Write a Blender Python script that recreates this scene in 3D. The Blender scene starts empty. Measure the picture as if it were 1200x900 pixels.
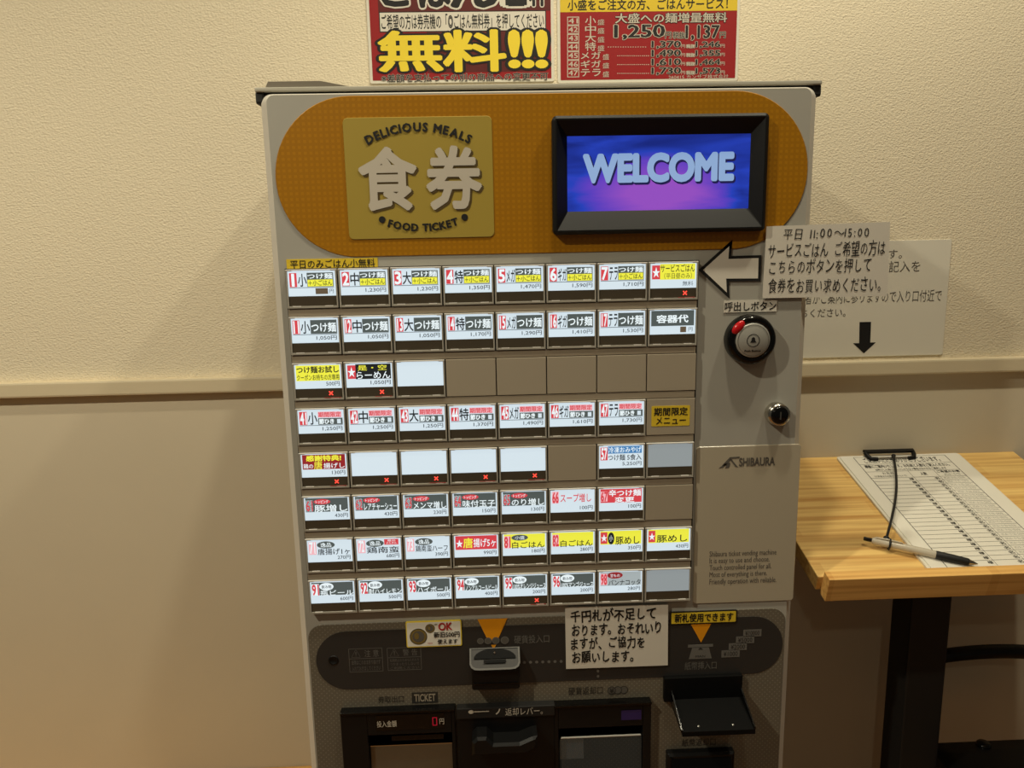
import bpy, bmesh, math, random
from mathutils import Vector, Matrix
random.seed(7)
S = bpy.context.scene
COL = S.collection
PI = math.pi

# ------------------------------------------------------------------ camera, light, exposure
CX, CY, CZ = -0.06604, -0.83184, 1.30          # camera position
PITCH, YAW, ROLL, FPX = 0.1784361, 0.0328174, 0.0203240, 867.0
WALL_Y = 0.295                                 # the wall plane; the machine front is y = 0
CEIL_Z = 2.45
EXPOSURE = 0.0

def cam_axes():
    f, r, u = Vector((0, 1, 0)), Vector((1, 0, 0)), Vector((0, 0, 1))
    m = Matrix.Rotation(-YAW, 3, u); f, r = m @ f, m @ r
    m = Matrix.Rotation(-PITCH, 3, r); f, u = m @ f, m @ u
    m = Matrix.Rotation(ROLL, 3, f); r, u = m @ r, m @ u
    return r, u, f
AX = cam_axes()
cd = bpy.data.cameras.new('camera')
cd.sensor_width = 36; cd.lens = FPX / 1200 * 36; cd.clip_start = 0.01
cam = bpy.data.objects.new('camera', cd)
cam.matrix_world = Matrix.Translation((CX, CY, CZ)) @ Matrix((AX[0], AX[1], -AX[2])).transposed().to_4x4()
COL.objects.link(cam); S.camera = cam

S.view_settings.view_transform = 'Standard'
S.view_settings.look = 'None'
S.view_settings.exposure = EXPOSURE
S.view_settings.gamma = 1.0
S.view_settings.use_curve_mapping = False
S.cycles.use_denoising = True
S.cycles.max_bounces = 8

W = bpy.data.worlds.new('world'); S.world = W; W.use_nodes = True
W.node_tree.nodes['Background'].inputs[0].default_value = (1.0, 0.93, 0.74, 1)
W.node_tree.nodes['Background'].inputs[1].default_value = 0.05

LAMP_COL = (1.0, 0.92, 0.70)
DOWNLIGHTS = [(0.06, -0.28, 2.7), (0.58, -0.28, 2.6), (-1.15, -0.90, 7.6), (-0.6, -2.2, 1.0)]   # x, y, watts; the last lamp is unseen, added as room fill

# ------------------------------------------------------------------ coordinates
def ray(px, py):
    return AX[2] + AX[0] * ((px - 600) / FPX) - AX[1] * ((py - 450) / FPX)
def U(px, py, Y=0.0):                          # point of the vertical plane y = Y seen there -> (x, z)
    d = ray(px, py); t = (Y - CY) / d.y
    return (CX + d.x * t, CZ + d.z * t)
def Z(px, py, z):                              # point of the level plane z
    d = ray(px, py); t = (z - CZ) / d.z
    return (CX + d.x * t, CY + d.y * t)

# ------------------------------------------------------------------ materials
def lin(c):
    return tuple(((v / 255) / 12.92 if v / 255 <= 0.04045 else ((v / 255 + 0.055) / 1.055) ** 2.4) for v in c)
MATS = {}
def mat(name, rgb, rough=0.5, metal=0.0, emit=None, bump=None, spec=0.5, alpha=1.0, vary=0.06, trans=0.0):
    m = bpy.data.materials.new(name); m.use_nodes = True
    nt = m.node_tree; b = nt.nodes['Principled BSDF']
    c = (*lin(rgb), 1)
    b.inputs['Base Color'].default_value = c
    b.inputs['Roughness'].default_value = rough
    b.inputs['Metallic'].default_value = metal
    b.inputs['Specular IOR Level'].default_value = spec
    b.inputs['Alpha'].default_value = alpha
    b.inputs['Transmission Weight'].default_value = trans
    if emit is not None:
        b.inputs['Base Color'].default_value = (*[v * 0.25 for v in c[:3]], 1)
        b.inputs['Emission Color'].default_value = c
        b.inputs['Emission Strength'].default_value = emit
    elif vary:
        tc = nt.nodes.new('ShaderNodeTexCoord'); nz = nt.nodes.new('ShaderNodeTexNoise')
        nz.inputs['Scale'].default_value = 9; nz.inputs['Detail'].default_value = 5
        mx = nt.nodes.new('ShaderNodeMix'); mx.data_type = 'RGBA'
        mx.inputs['A'].default_value = (*[v * (1 - vary) for v in c[:3]], 1)
        mx.inputs['B'].default_value = (*[min(1, v * (1 + vary)) for v in c[:3]], 1)
        nt.links.new(tc.outputs['Object'], nz.inputs['Vector'])
        nt.links.new(nz.outputs['Fac'], mx.inputs['Factor'])
        nt.links.new(mx.outputs['Result'], b.inputs['Base Color'])
    if bump:
        sc, st, dist = bump
        tc = nt.nodes.new('ShaderNodeTexCoord'); nz = nt.nodes.new('ShaderNodeTexNoise')
        nz.inputs['Scale'].default_value = sc; nz.inputs['Detail'].default_value = 4
        bp = nt.nodes.new('ShaderNodeBump'); bp.inputs['Strength'].default_value = st; bp.inputs['Distance'].default_value = dist
        nt.links.new(tc.outputs['Object'], nz.inputs['Vector'])
        nt.links.new(nz.outputs['Fac'], bp.inputs['Height']); nt.links.new(bp.outputs['Normal'], b.inputs['Normal'])
    MATS[name] = m
    return m

mat('wallpaper', (226, 214, 188), 0.85, bump=(150, 0.55, 0.004), vary=0.02)
mat('wainscot', (212, 200, 176), 0.6, bump=(420, 0.10, 0.001), vary=0.03)
mat('trim_paint', (214, 200, 170), 0.5, vary=0.02)
mat('ceiling_paint', (225, 220, 208), 0.9)
mat('floor_wood', (150, 104, 60), 0.5)
mat('base_wood', (190, 132, 62), 0.5)
mat('shell', (168, 165, 156), 0.38, vary=0.015)
mat('shell_lit_bevel', (214, 208, 196), 0.45, vary=0.015)  # paler copy of shell: light caught by the bevel put into the colour
mat('shell_dark', (120, 112, 98), 0.5)
mat('steel', (150, 148, 142), 0.3, metal=0.9)
mat('cap_grey', (176, 172, 158), 0.4, vary=0.02)
mat('chrome', (200, 198, 190), 0.18, metal=1.0)
mat('rail', (150, 138, 120), 0.45, vary=0.02)
mat('blank', (163, 152, 134), 0.42, vary=0.02)
mat('housing', (164, 159, 148), 0.22, vary=0.02)
mat('housing_highlight', (236, 233, 226), 0.15)  # paler than housing: the highlight along its edges is painted in
mat('gap', (14, 12, 10), 0.7)
mat('field', (86, 78, 66), 0.6)
mat('slot_grey', (92, 90, 86), 0.45)
mat('slot_dark', (52, 50, 48), 0.5)
mat('tray_black', (8, 8, 8), 0.6, spec=0.15)
mat('worn_steel', (128, 124, 110), 0.4, metal=0.75, vary=0.3)
mat('window', (74, 66, 54), 0.15)
mat('black', (15, 15, 15), 0.45, spec=0.3)
mat('black_gloss', (9, 9, 9), 0.15, spec=0.4)
mat('black_matt', (22, 21, 20), 0.6)
mat('ink', (14, 13, 13), 0.6, vary=0)
mat('grey_ink', (88, 84, 78), 0.6, vary=0)
mat('red_ink', (172, 32, 36), 0.5, vary=0)
mat('deep_red', (150, 34, 38), 0.4, vary=0.03)
mat('maroon', (96, 40, 40), 0.4, vary=0.4)
mat('yellow_ink', (238, 212, 60), 0.45, vary=0.02)
mat('gold', (220, 190, 50), 0.45, vary=0.02)
mat('pale_gold', (166, 144, 62), 0.4, vary=0.03)
mat('amber', (226, 148, 20), 0.4, vary=0.03)
mat('brown_ink', (82, 64, 22), 0.6, vary=0)
mat('print_white', (194, 186, 172), 0.5, vary=0)
mat('paper', (216, 210, 198), 0.6, vary=0.03)
mat('paper_white', (232, 228, 216), 0.6, vary=0.02)
mat('laminate', (224, 219, 205), 0.25, vary=0.02)
mat('band', (44, 43, 42), 0.45)
mat('band_ink', (104, 102, 98), 0.5, vary=0)
mat('panel_ink', (44, 42, 38), 0.5, vary=0)
mat('lock_red', (190, 24, 30), 0.2)
mat('silver_disc', (170, 168, 160), 0.35, metal=0.3)
mat('white_strip', (226, 224, 216), 0.4)
mat('purple_window', (44, 34, 92), 0.15)
mat('blue_plate', (70, 86, 100), 0.25, metal=0.5)
mat('clear', (230, 235, 235), 0.08, alpha=0.07)
mat('board', (226, 222, 208), 0.4)
mat('pen_clear', (206, 198, 180), 0.2, alpha=0.82)
mat('rubber', (18, 18, 19), 0.6)
mat('coin', (150, 138, 84), 0.3, metal=0.6)
mat('cover_clear', (176, 166, 146), 0.2, vary=0.01)
# backlit prints: these give off their own light
mat('lit_white', (204, 219, 228), emit=1.0)
mat('lit_dim', (150, 158, 160), emit=0.8)
mat('lit_red', (204, 64, 72), emit=1.0)
mat('lit_pink', (232, 176, 184), emit=1.0)
mat('lit_yellow', (228, 226, 66), emit=1.0)
mat('lit_grey', (76, 84, 82), emit=1.0)
mat('lit_grey_band', (158, 168, 170), emit=1.0)
mat('lit_black', (26, 30, 32), emit=1.0)
mat('lit_ink', (54, 62, 68), emit=1.0)
mat('lit_blue', (70, 126, 178), emit=1.0)
mat('lit_text', (226, 238, 242), emit=1.0)
mat('lit_deepred', (140, 36, 40), emit=1.0)
mat('lit_tape', (92, 78, 60), emit=1.0)
mat('led_red', (255, 74, 58), emit=1.6)
mat('led_reflection', (150, 26, 22), emit=0.7)  # not a lamp: stands in for the cross's red reflection
mat('seg_red', (150, 14, 34), emit=0.8)
mat('lamp_glow', (255, 236, 200), emit=8.0)
mat('screen_text', (132, 160, 200), emit=1.0)
mat('screen_shade', (22, 20, 70), emit=1.0)

def wallpaper_nodes():                          # embossed plaster-look paper: two scales of bump
    nt = MATS['wallpaper'].node_tree; b = nt.nodes['Principled BSDF']
    tc = nt.nodes.new('ShaderNodeTexCoord'); mp = nt.nodes.new('ShaderNodeMapping')
    mp.inputs['Scale'].default_value = (1, 1, 1.5)
    a = nt.nodes.new('ShaderNodeTexNoise'); a.inputs['Scale'].default_value = 330; a.inputs['Detail'].default_value = 3
    v = nt.nodes.new('ShaderNodeTexVoronoi'); v.inputs['Scale'].default_value = 300; v.feature = 'SMOOTH_F1'
    ad = nt.nodes.new('ShaderNodeMath'); ad.operation = 'ADD'
    bp = nt.nodes.new('ShaderNodeBump'); bp.inputs['Strength'].default_value = 0.55; bp.inputs['Distance'].default_value = 0.0013
    nt.links.new(tc.outputs['Object'], mp.inputs['Vector'])
    nt.links.new(mp.outputs['Vector'], a.inputs['Vector']); nt.links.new(mp.outputs['Vector'], v.inputs['Vector'])
    nt.links.new(a.outputs['Fac'], ad.inputs[0]); nt.links.new(v.outputs['Distance'], ad.inputs[1])
    nt.links.new(ad.outputs[0], bp.inputs['Height']); nt.links.new(bp.outputs['Normal'], b.inputs['Normal'])
wallpaper_nodes()

def pattern_mat(name, base, dot, pitch, size, rough, square, diag):   # printed dot grid
    m = mat(name, base, rough, vary=0); nt = m.node_tree; b = nt.nodes['Principled BSDF']
    tc = nt.nodes.new('ShaderNodeTexCoord'); sp = nt.nodes.new('ShaderNodeSeparateXYZ')
    nt.links.new(tc.outputs['Object'], sp.inputs[0])
    def math_(op, a, c=None, c2=None):
        n = nt.nodes.new('ShaderNodeMath'); n.operation = op
        for i, v in enumerate((a, c, c2)):
            if v is None: continue
            if isinstance(v, (int, float)): n.inputs[i].default_value = v
            else: nt.links.new(v, n.inputs[i])
        return n.outputs[0]
    x, z = sp.outputs['X'], sp.outputs['Z']
    if diag:
        x, z = math_('ADD', x, z), math_('SUBTRACT', x, z)
    fx = math_('ABSOLUTE', math_('SUBTRACT', math_('FRACT', math_('DIVIDE', x, pitch)), 0.5))
    fz = math_('ABSOLUTE', math_('SUBTRACT', math_('FRACT', math_('DIVIDE', z, pitch)), 0.5))
    if square: d = math_('MAXIMUM', fx, fz)
    else: d = math_('SQRT', math_('ADD', math_('MULTIPLY', fx, fx), math_('MULTIPLY', fz, fz)))
    k = math_('LESS_THAN', d, size)
    mx = nt.nodes.new('ShaderNodeMix'); mx.data_type = 'RGBA'
    mx.inputs['A'].default_value = (*lin(base), 1); mx.inputs['B'].default_value = (*lin(dot), 1)
    nt.links.new(k, mx.inputs['Factor']); nt.links.new(mx.outputs['Result'], b.inputs['Base Color'])
pattern_mat('orange', (160, 108, 8), (172, 118, 11), 0.0060, 0.26, 0.35, True, False)
pattern_mat('dotted', (104, 97, 84), (134, 126, 110), 0.0062, 0.17, 0.5, False, True)

def wood(name, ca, cb, stave):
    m = mat(name, ca, 0.42, vary=0); nt = m.node_tree; b = nt.nodes['Principled BSDF']
    tc = nt.nodes.new('ShaderNodeTexCoord')
    mp = nt.nodes.new('ShaderNodeMapping'); mp.inputs['Scale'].default_value = (2.6, 95, 95)
    nz = nt.nodes.new('ShaderNodeTexNoise'); nz.inputs['Scale'].default_value = 1.6; nz.inputs['Detail'].default_value = 5
    br = nt.nodes.new('ShaderNodeTexBrick'); br.offset = 0.37
    br.inputs['Color1'].default_value = (0.42, 0.42, 0.42, 1); br.inputs['Color2'].default_value = (0.62, 0.62, 0.62, 1)
    br.inputs['Mortar'].default_value = (0.4, 0.4, 0.4, 1); br.inputs['Mortar Size'].default_value = 0.006
    br.inputs['Scale'].default_value = 1; br.inputs['Brick Width'].default_value = 0.21; br.inputs['Row Height'].default_value = stave
    rp = nt.nodes.new('ShaderNodeValToRGB')
    rp.color_ramp.elements[0].position = 0.36; rp.color_ramp.elements[0].color = (*lin(cb), 1)
    rp.color_ramp.elements[1].position = 0.66; rp.color_ramp.elements[1].color = (*lin(ca), 1)
    mx = nt.nodes.new('ShaderNodeMath'); mx.operation = 'MULTIPLY_ADD'
    mx.inputs[1].default_value = 0.72
    sc = nt.nodes.new('ShaderNodeMath'); sc.operation = 'MULTIPLY'; sc.inputs[1].default_value = 0.42
    nt.links.new(tc.outputs['Object'], mp.inputs['Vector']); nt.links.new(mp.outputs['Vector'], nz.inputs['Vector'])
    nt.links.new(tc.outputs['Object'], br.inputs['Vector']); nt.links.new(br.outputs['Color'], sc.inputs[0])
    nt.links.new(nz.outputs['Fac'], mx.inputs[0]); nt.links.new(sc.outputs[0], mx.inputs[2])
    nt.links.new(mx.outputs[0], rp.inputs['Fac']); nt.links.new(rp.outputs['Color'], b.inputs['Base Color'])
wood('pine', (240, 202, 126), (196, 142, 72), 0.042)
wood('pine_strip', (238, 190, 112), (196, 138, 68), 0.05)

def screen_mat():
    m = mat('screen', (30, 40, 150), 0.2, emit=1.0); nt = m.node_tree; b = nt.nodes['Principled BSDF']
    tc = nt.nodes.new('ShaderNodeTexCoord')
    mp = nt.nodes.new('ShaderNodeMapping'); mp.inputs['Location'].default_value = (0.02, 0, 0.46); mp.inputs['Scale'].default_value = (10.5, 1, 19)
    gr = nt.nodes.new('ShaderNodeTexGradient'); gr.gradient_type = 'SPHERICAL'
    mp2 = nt.nodes.new('ShaderNodeMapping'); mp2.inputs['Rotation'].default_value = (0, 0.5, 0); mp2.inputs['Scale'].default_value = (5, 1, 30)
    nz = nt.nodes.new('ShaderNodeTexNoise'); nz.inputs['Scale'].default_value = 1.4; nz.inputs['Distortion'].default_value = 1.2; nz.inputs['Detail'].default_value = 3
    ad = nt.nodes.new('ShaderNodeMath'); ad.operation = 'MULTIPLY_ADD'; ad.inputs[1].default_value = 0.62
    rp = nt.nodes.new('ShaderNodeValToRGB'); e = rp.color_ramp.elements
    e[0].position = 0.18; e[0].color = (*lin((22, 38, 120)), 1)
    e[1].position = 1.0; e[1].color = (*lin((146, 78, 186)), 1)
    k = e.new(0.38); k.color = (*lin((36, 62, 178)), 1)
    k = e.new(0.58); k.color = (*lin((92, 62, 184)), 1)
    nt.links.new(tc.outputs['Object'], mp.inputs['Vector']); nt.links.new(mp.outputs['Vector'], gr.inputs['Vector'])
    nt.links.new(tc.outputs['Object'], mp2.inputs['Vector']); nt.links.new(mp2.outputs['Vector'], nz.inputs['Vector'])
    nt.links.new(nz.outputs['Fac'], ad.inputs[0]); nt.links.new(gr.outputs['Fac'], ad.inputs[2])
    nt.links.new(ad.outputs[0], rp.inputs['Fac']); nt.links.new(rp.outputs['Color'], b.inputs['Emission Color'])
screen_mat()

# ------------------------------------------------------------------ text outlines
_cu = bpy.data.curves.new('type', 'FONT'); _cu.fill_mode = 'FRONT'; _cu.resolution_u = 2
_to = bpy.data.objects.new('type', _cu); COL.objects.link(_to)
_cache = {}
EMB = 1.0                                        # weight of the bold lettering
def glyphs(s, off=0.0):
    k = (s, off)
    if k not in _cache:
        _cu.body = s; _cu.resolution_u = 5 if s.isascii() and len(s) > 1 and s.isupper() else 2
        bpy.context.view_layer.update()
        ev = _to.evaluated_get(bpy.context.evaluated_depsgraph_get())
        me = ev.to_mesh()
        _cache[k] = ([(v.co.x, v.co.y) for v in me.vertices], [tuple(p.vertices) for p in me.polygons])
        ev.to_mesh_clear()
    return _cache[k]

# ------------------------------------------------------------------ mesh collector
def FR(y):                                      # frame of a vertical plane facing the viewer
    return lambda u, v: (u, y, v)
def QF(tl, tr, br, bl, n=(0, -1, 0), lift=0.0): # frame over any four-cornered sheet, u and v from 0 to 1 (v up)
    tl, tr, br, bl = (Vector(p) for p in (tl, tr, br, bl)); n = Vector(n) * lift
    return lambda u, v: tuple((tl * (1 - u) + tr * u) * v + (bl * (1 - u) + br * u) * (1 - v) + n)

class MB:
    def __init__(s): s.V, s.F, s.M, s.S, s.mats = [], [], [], [], []
    def mi(s, m):
        if m not in s.mats: s.mats.append(m)
        return s.mats.index(m)
    def add(s, vs, fs, m, smooth=False):
        b = len(s.V); s.V += [tuple(v) for v in vs]
        for f in fs: s.F.append(tuple(b + i for i in f)); s.M.append(s.mi(m)); s.S.append(smooth)
    def bm(s, bmx, m, smooth=False):
        bmx.verts.index_update()
        s.add([v.co[:] for v in bmx.verts], [[v.index for v in f.verts] for f in bmx.faces], m, smooth); bmx.free()
    def box(s, x0, x1, y0, y1, z0, z1, m, bev=0.0, rot=None):
        b = bmesh.new(); bmesh.ops.create_cube(b, size=1)
        c = Vector(((x0 + x1) / 2, (y0 + y1) / 2, (z0 + z1) / 2))
        for v in b.verts: v.co = Vector((v.co.x * abs(x1 - x0), v.co.y * abs(y1 - y0), v.co.z * abs(z1 - z0)))
        if bev: bmesh.ops.bevel(b, geom=b.edges[:], offset=bev, segments=2, affect='EDGES', profile=0.6)
        for v in b.verts: v.co = (rot @ v.co if rot else v.co) + c
        s.bm(b, m)
    def poly(s, pts, y, m): s.add([(p[0], y, p[1]) for p in pts], [range(len(pts))], m)
    def rect(s, fr, u0, v0, u1, v1, m): s.add([fr(u0, v0), fr(u1, v0), fr(u1, v1), fr(u0, v1)], [(0, 1, 2, 3)], m)
    def ellipse(s, fr, cu, cv, ru, rv, m, n=28):
        s.add([fr(cu + ru * math.cos(2 * PI * i / n), cv + rv * math.sin(2 * PI * i / n)) for i in range(n)], [range(n)], m)
    def prism(s, pts, yf, yb, m, bev=0.0, back=True, side=None):       # outline extruded from yf (front) to yb, chamfered front edge
        n = len(pts); rings = []
        if bev: rings = [(inset(pts, bev), yf), (pts, yf + bev), (pts, yb)]
        else: rings = [(pts, yf), (pts, yb)]
        vs = [(p[0], y, p[1]) for r, y in rings for p in r]
        s.add(vs[:n], [range(n)], m)
        fs = []
        for k in range(len(rings) - 1):
            for i in range(n):
                j = (i + 1) % n
                fs.append((k * n + i, (k + 1) * n + i, (k + 1) * n + j, k * n + j))
        s.add(vs, fs, side or m)
        if back: s.add(vs[-n:], [range(n - 1, -1, -1)], m)
    def rings(s, rs, m, close=True, smooth=True, cap0=False, cap1=False):
        n = len(rs[0]); vs = [p for r in rs for p in r]; fs = []
        for k in range(len(rs) - 1):
            for i in range(n if close else n - 1):
                j = (i + 1) % n
                fs.append((k * n + i, k * n + j, (k + 1) * n + j, (k + 1) * n + i))
        s.add(vs, fs, m, smooth)
        if cap0: s.add(rs[0], [range(n - 1, -1, -1)], m)
        if cap1: s.add(rs[-1], [range(n)], m)
    def lathe(s, c, axis, prof, m, n=32, smooth=True):                # prof: (radius, distance along axis)
        a = Vector(axis).normalized(); u = a.orthogonal().normalized(); w = a.cross(u); c = Vector(c)
        rs = [[tuple(c + a * h + (u * math.cos(2 * PI * i / n) + w * math.sin(2 * PI * i / n)) * r) for i in range(n)] for r, h in prof]
        s.rings(rs, m, smooth=smooth, cap0=prof[0][0] > 1e-6, cap1=prof[-1][0] > 1e-6)
    def tube(s, pts, r, m, n=12):
        pts = [Vector(p) for p in pts]; rs = []; up = None
        for i, p in enumerate(pts):
            t = (pts[min(i + 1, len(pts) - 1)] - pts[max(i - 1, 0)]).normalized()
            if up is None: up = t.orthogonal().normalized()
            up = (up - t * up.dot(t)).normalized(); w = t.cross(up)
            rr = r[i] if isinstance(r, (list, tuple)) else r
            rs.append([tuple(p + (up * math.cos(2 * PI * k / n) + w * math.sin(2 * PI * k / n)) * rr) for k in range(n)])
        s.rings(rs, m, cap0=True, cap1=True)
    def text(s, t, fr, u0, v0, u1, v1, m, bold=0.0, keep=None, under=None):
        # fits the words into the box; keep='l','r','c' keeps their proportions and aligns; under = [(weight, material, lift)]
        base, _ = glyphs(t)
        xs = [p[0] for p in base]; ys = [p[1] for p in base]
        ax, bx, ay, by = min(xs), max(xs), min(ys), max(ys)
        su, sv = (u1 - u0) / (bx - ax), (v1 - v0) / (by - ay)
        if keep:
            k = sv
            if (bx - ax) * k < abs(u1 - u0):
                su = k; wd = (bx - ax) * k
                if keep == 'r': u0 = u1 - wd
                elif keep == 'c': u0 = (u0 + u1 - wd) / 2
        vs, fs = glyphs(t)
        for off, mm, f2 in (under or []) + [(bold, m, fr)]:
            off *= EMB
            q0, q1, q2 = Vector(f2(0, 0)), Vector(f2(1, 0)), Vector(f2(0, 1))
            nn = (q1 - q0).cross(q2 - q0).normalized() * 1.2e-5
            n = 0 if off < 0.004 else (4 if off < 0.02 else 8 if off < 0.055 else 16)
            for k in range(max(n, 1)):
                dx, dy = (off * math.cos(2 * PI * k / n + 0.4), off * math.sin(2 * PI * k / n + 0.4)) if n else (0, 0)
                s.add([Vector(f2(u0 + (p[0] - ax + dx) * su, v0 + (p[1] - ay + dy) * sv)) + nn * k for p in vs], fs, mm)
    def hand(s, t, fr, u0, v0, u1, v1, m, bold=0.01, jit=0.06, aspect=1.0):   # handwriting: every sign slightly off
        x = 0; placed = []
        for ch in t:
            if ch == ' ': x += 0.6; continue
            vs, fs = glyphs(ch)
            xs = [p[0] for p in vs]; asc = ord(ch) < 256
            adv = (max(xs) - min(xs) + 0.2) if asc else 0.98
            a = random.uniform(-jit, jit); k = random.uniform(0.9, 1.05); dy = random.uniform(-jit, jit) * 0.6
            x0 = min(xs) if asc else 0
            ca, sa = math.cos(a), math.sin(a)
            pv = []
            for p in vs:
                q0, q1 = (p[0] - x0 - 0.45) * k, (p[1] - 0.35) * k
                q0, q1 = q0 * ca - q1 * sa, q0 * sa + q1 * ca
                q0 += q1 * 0.05
                pv.append((x + q0 + 0.45, q1 + 0.35 + dy))
            for k in range(4 if bold > 0.004 else 1):
                dx, dy = (bold * math.cos(k * PI / 2 + 0.5), bold * math.sin(k * PI / 2 + 0.5)) if bold > 0.004 else (0, 0)
                placed.append(([(p[0] + dx, p[1] + dy) for p in pv], fs))
            x += adv
        ax = min(p[0] for pv, _ in placed for p in pv); bx = max(p[0] for pv, _ in placed for p in pv)
        ay, by = -0.12, 0.82
        q0, q1, q2 = Vector(fr(0, 0)), Vector(fr(1, 0)), Vector(fr(0, 1))
        nn = (q1 - q0).cross(q2 - q0).normalized() * 1.2e-5
        for i, (pv, fs) in enumerate(placed):
            s.add([Vector(fr(u0 + (p[0] - ax) / (bx - ax) * (u1 - u0), v0 + (p[1] - ay) / (by - ay) * (v1 - v0))) + nn * (i % 8) for p in pv], fs, m)
    def arc_text(s, t, fr, cu, cv, rad, a0, a1, h, m, bold, up=True):
        # lettering along an arc; a0..a1 are the angles (degrees, from the top) of the first and last letters
        adv = []
        for ch in t:
            if ch == ' ': adv.append(0.3); continue
            xs = [p[0] for p in glyphs(ch)[0]]; adv.append(max(xs) - min(xs) + 0.09)
        tot = sum(adv); x = 0
        for ch, ad in zip(t, adv):
            if ch != ' ':
                vs, fs = glyphs(ch); xs = [p[0] for p in vs]; mid = (min(xs) + max(xs)) / 2
                a = math.radians(a0 + (a1 - a0) * (x + ad / 2) / tot)
                for k in range(8):
                    dx, dy = bold * math.cos(k * PI / 4), bold * math.sin(k * PI / 4); out = []
                    for p in vs:
                        lx, ly = (p[0] + dx - mid) * h / 0.73, (p[1] + dy) * h / 0.73
                        if up: r = rad + ly; out.append(fr(cu + r * math.sin(a) + lx * math.cos(a), cv + r * math.cos(a) - lx * math.sin(a)))
                        else: r = rad - ly; out.append(fr(cu + r * math.sin(a) + lx * math.cos(a), cv - r * math.cos(a) + lx * math.sin(a)))
                    s.add([(q[0], q[1] - k * 1.2e-5, q[2]) for q in out], fs, m)
            x += ad
    def build(s, name, parent=None, org=None):
        o0 = Vector(org) if org is not None else (Vector(ORG[parent]) if parent else Vector((0, 0, 0)))
        me = bpy.data.meshes.new(name)
        me.from_pydata([tuple(Vector(v) - o0) for v in s.V], [], s.F)
        for m in s.mats: me.materials.append(MATS[m])
        me.polygons.foreach_set('material_index', s.M); me.polygons.foreach_set('use_smooth', s.S)
        me.update()
        o = bpy.data.objects.new(name, me); COL.objects.link(o)
        if parent: o.parent = parent; o.location = o0 - Vector(ORG[parent])
        else: o.location = o0
        ORG[o] = tuple(o0)
        return o
ORG = {}
def inset(pts, d):
    n = len(pts); out = []
    for i in range(n):
        p0, p1, p2 = pts[i - 1], pts[i], pts[(i + 1) % n]
        e1 = Vector((p1[0] - p0[0], p1[1] - p0[1])).normalized(); e2 = Vector((p2[0] - p1[0], p2[1] - p1[1])).normalized()
        n1, n2 = Vector((-e1.y, e1.x)), Vector((-e2.y, e2.x)); b = n1 + n2
        k = d / max(0.3, (b.length_squared / 2)) if b.length > 1e-6 else 0
        out.append((p1[0] + b.x * k, p1[1] + b.y * k))
    return out
def rrect(x0, z0, x1, z1, r, n=6):               # rounded outline, counter-clockwise; r a number or (bl, br, tr, tl)
    rs = r if isinstance(r, tuple) else (r,) * 4
    out = []
    for (cx, cz, a0), q in zip(((x0 + rs[0], z0 + rs[0], PI), (x1 - rs[1], z0 + rs[1], 1.5 * PI), (x1 - rs[2], z1 - rs[2], 0), (x0 + rs[3], z1 - rs[3], PI / 2)), rs):
        if q < 1e-6: out.append((cx, cz)); continue
        for i in range(n + 1):
            a = a0 + PI / 2 * i / n; out.append((cx + q * math.cos(a), cz + q * math.sin(a)))
    return out
def RC(x0, y0, x1, y1, Y=0.0):                   # photograph's box on the plane y = Y -> x0, z0, x1, z1
    a, b = U(x0, y0, Y), U(x1, y1, Y)
    return a[0], b[1], b[0], a[1]
def empty(name, loc):
    o = bpy.data.objects.new(name, None); o.empty_display_size = 0.05; COL.objects.link(o); o.location = loc; ORG[o] = tuple(loc); return o
def tag(o, label, cat, group=None):
    o['label'] = label; o['category'] = cat
    if group: o['group'] = group
    return o
def struct(o): o['kind'] = 'structure'; return o

# ------------------------------------------------------------------ the room
def P2(x0, y0, x1, y1, Y): return U(x0, y0, Y), U(x1, y1, Y)
RAIL_T, RAIL_B = 1.1205, 1.0975                  # chair rail on the wall
b = MB(); b.box(-2.6, 2.6, WALL_Y, WALL_Y + 0.1, 0, CEIL_Z, 'wallpaper'); struct(b.build('wall_back'))
b = MB(); b.box(-2.6, 2.6, WALL_Y - 0.003, WALL_Y + 0.001, 0.079, RAIL_B + 0.004, 'wainscot'); struct(b.build('trim_1'))
b = MB(); b.box(-2.6, 2.6, WALL_Y - 0.016, WALL_Y + 0.001, RAIL_B, RAIL_T, 'trim_paint', 0.003); struct(b.build('trim_2'))
b = MB(); b.box(-2.6, 2.6, WALL_Y - 0.012, WALL_Y + 0.001, 0, 0.08, 'base_wood', 0.002); struct(b.build('baseboard_back'))
b = MB(); b.box(-2.6, 2.6, -3.2, WALL_Y + 0.1, -0.1, 0, 'floor_wood'); struct(b.build('floor'))
b = MB(); b.box(-2.6, 2.6, -3.2, WALL_Y + 0.1, CEIL_Z, CEIL_Z + 0.1, 'ceiling_paint'); struct(b.build('ceiling'))

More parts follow.
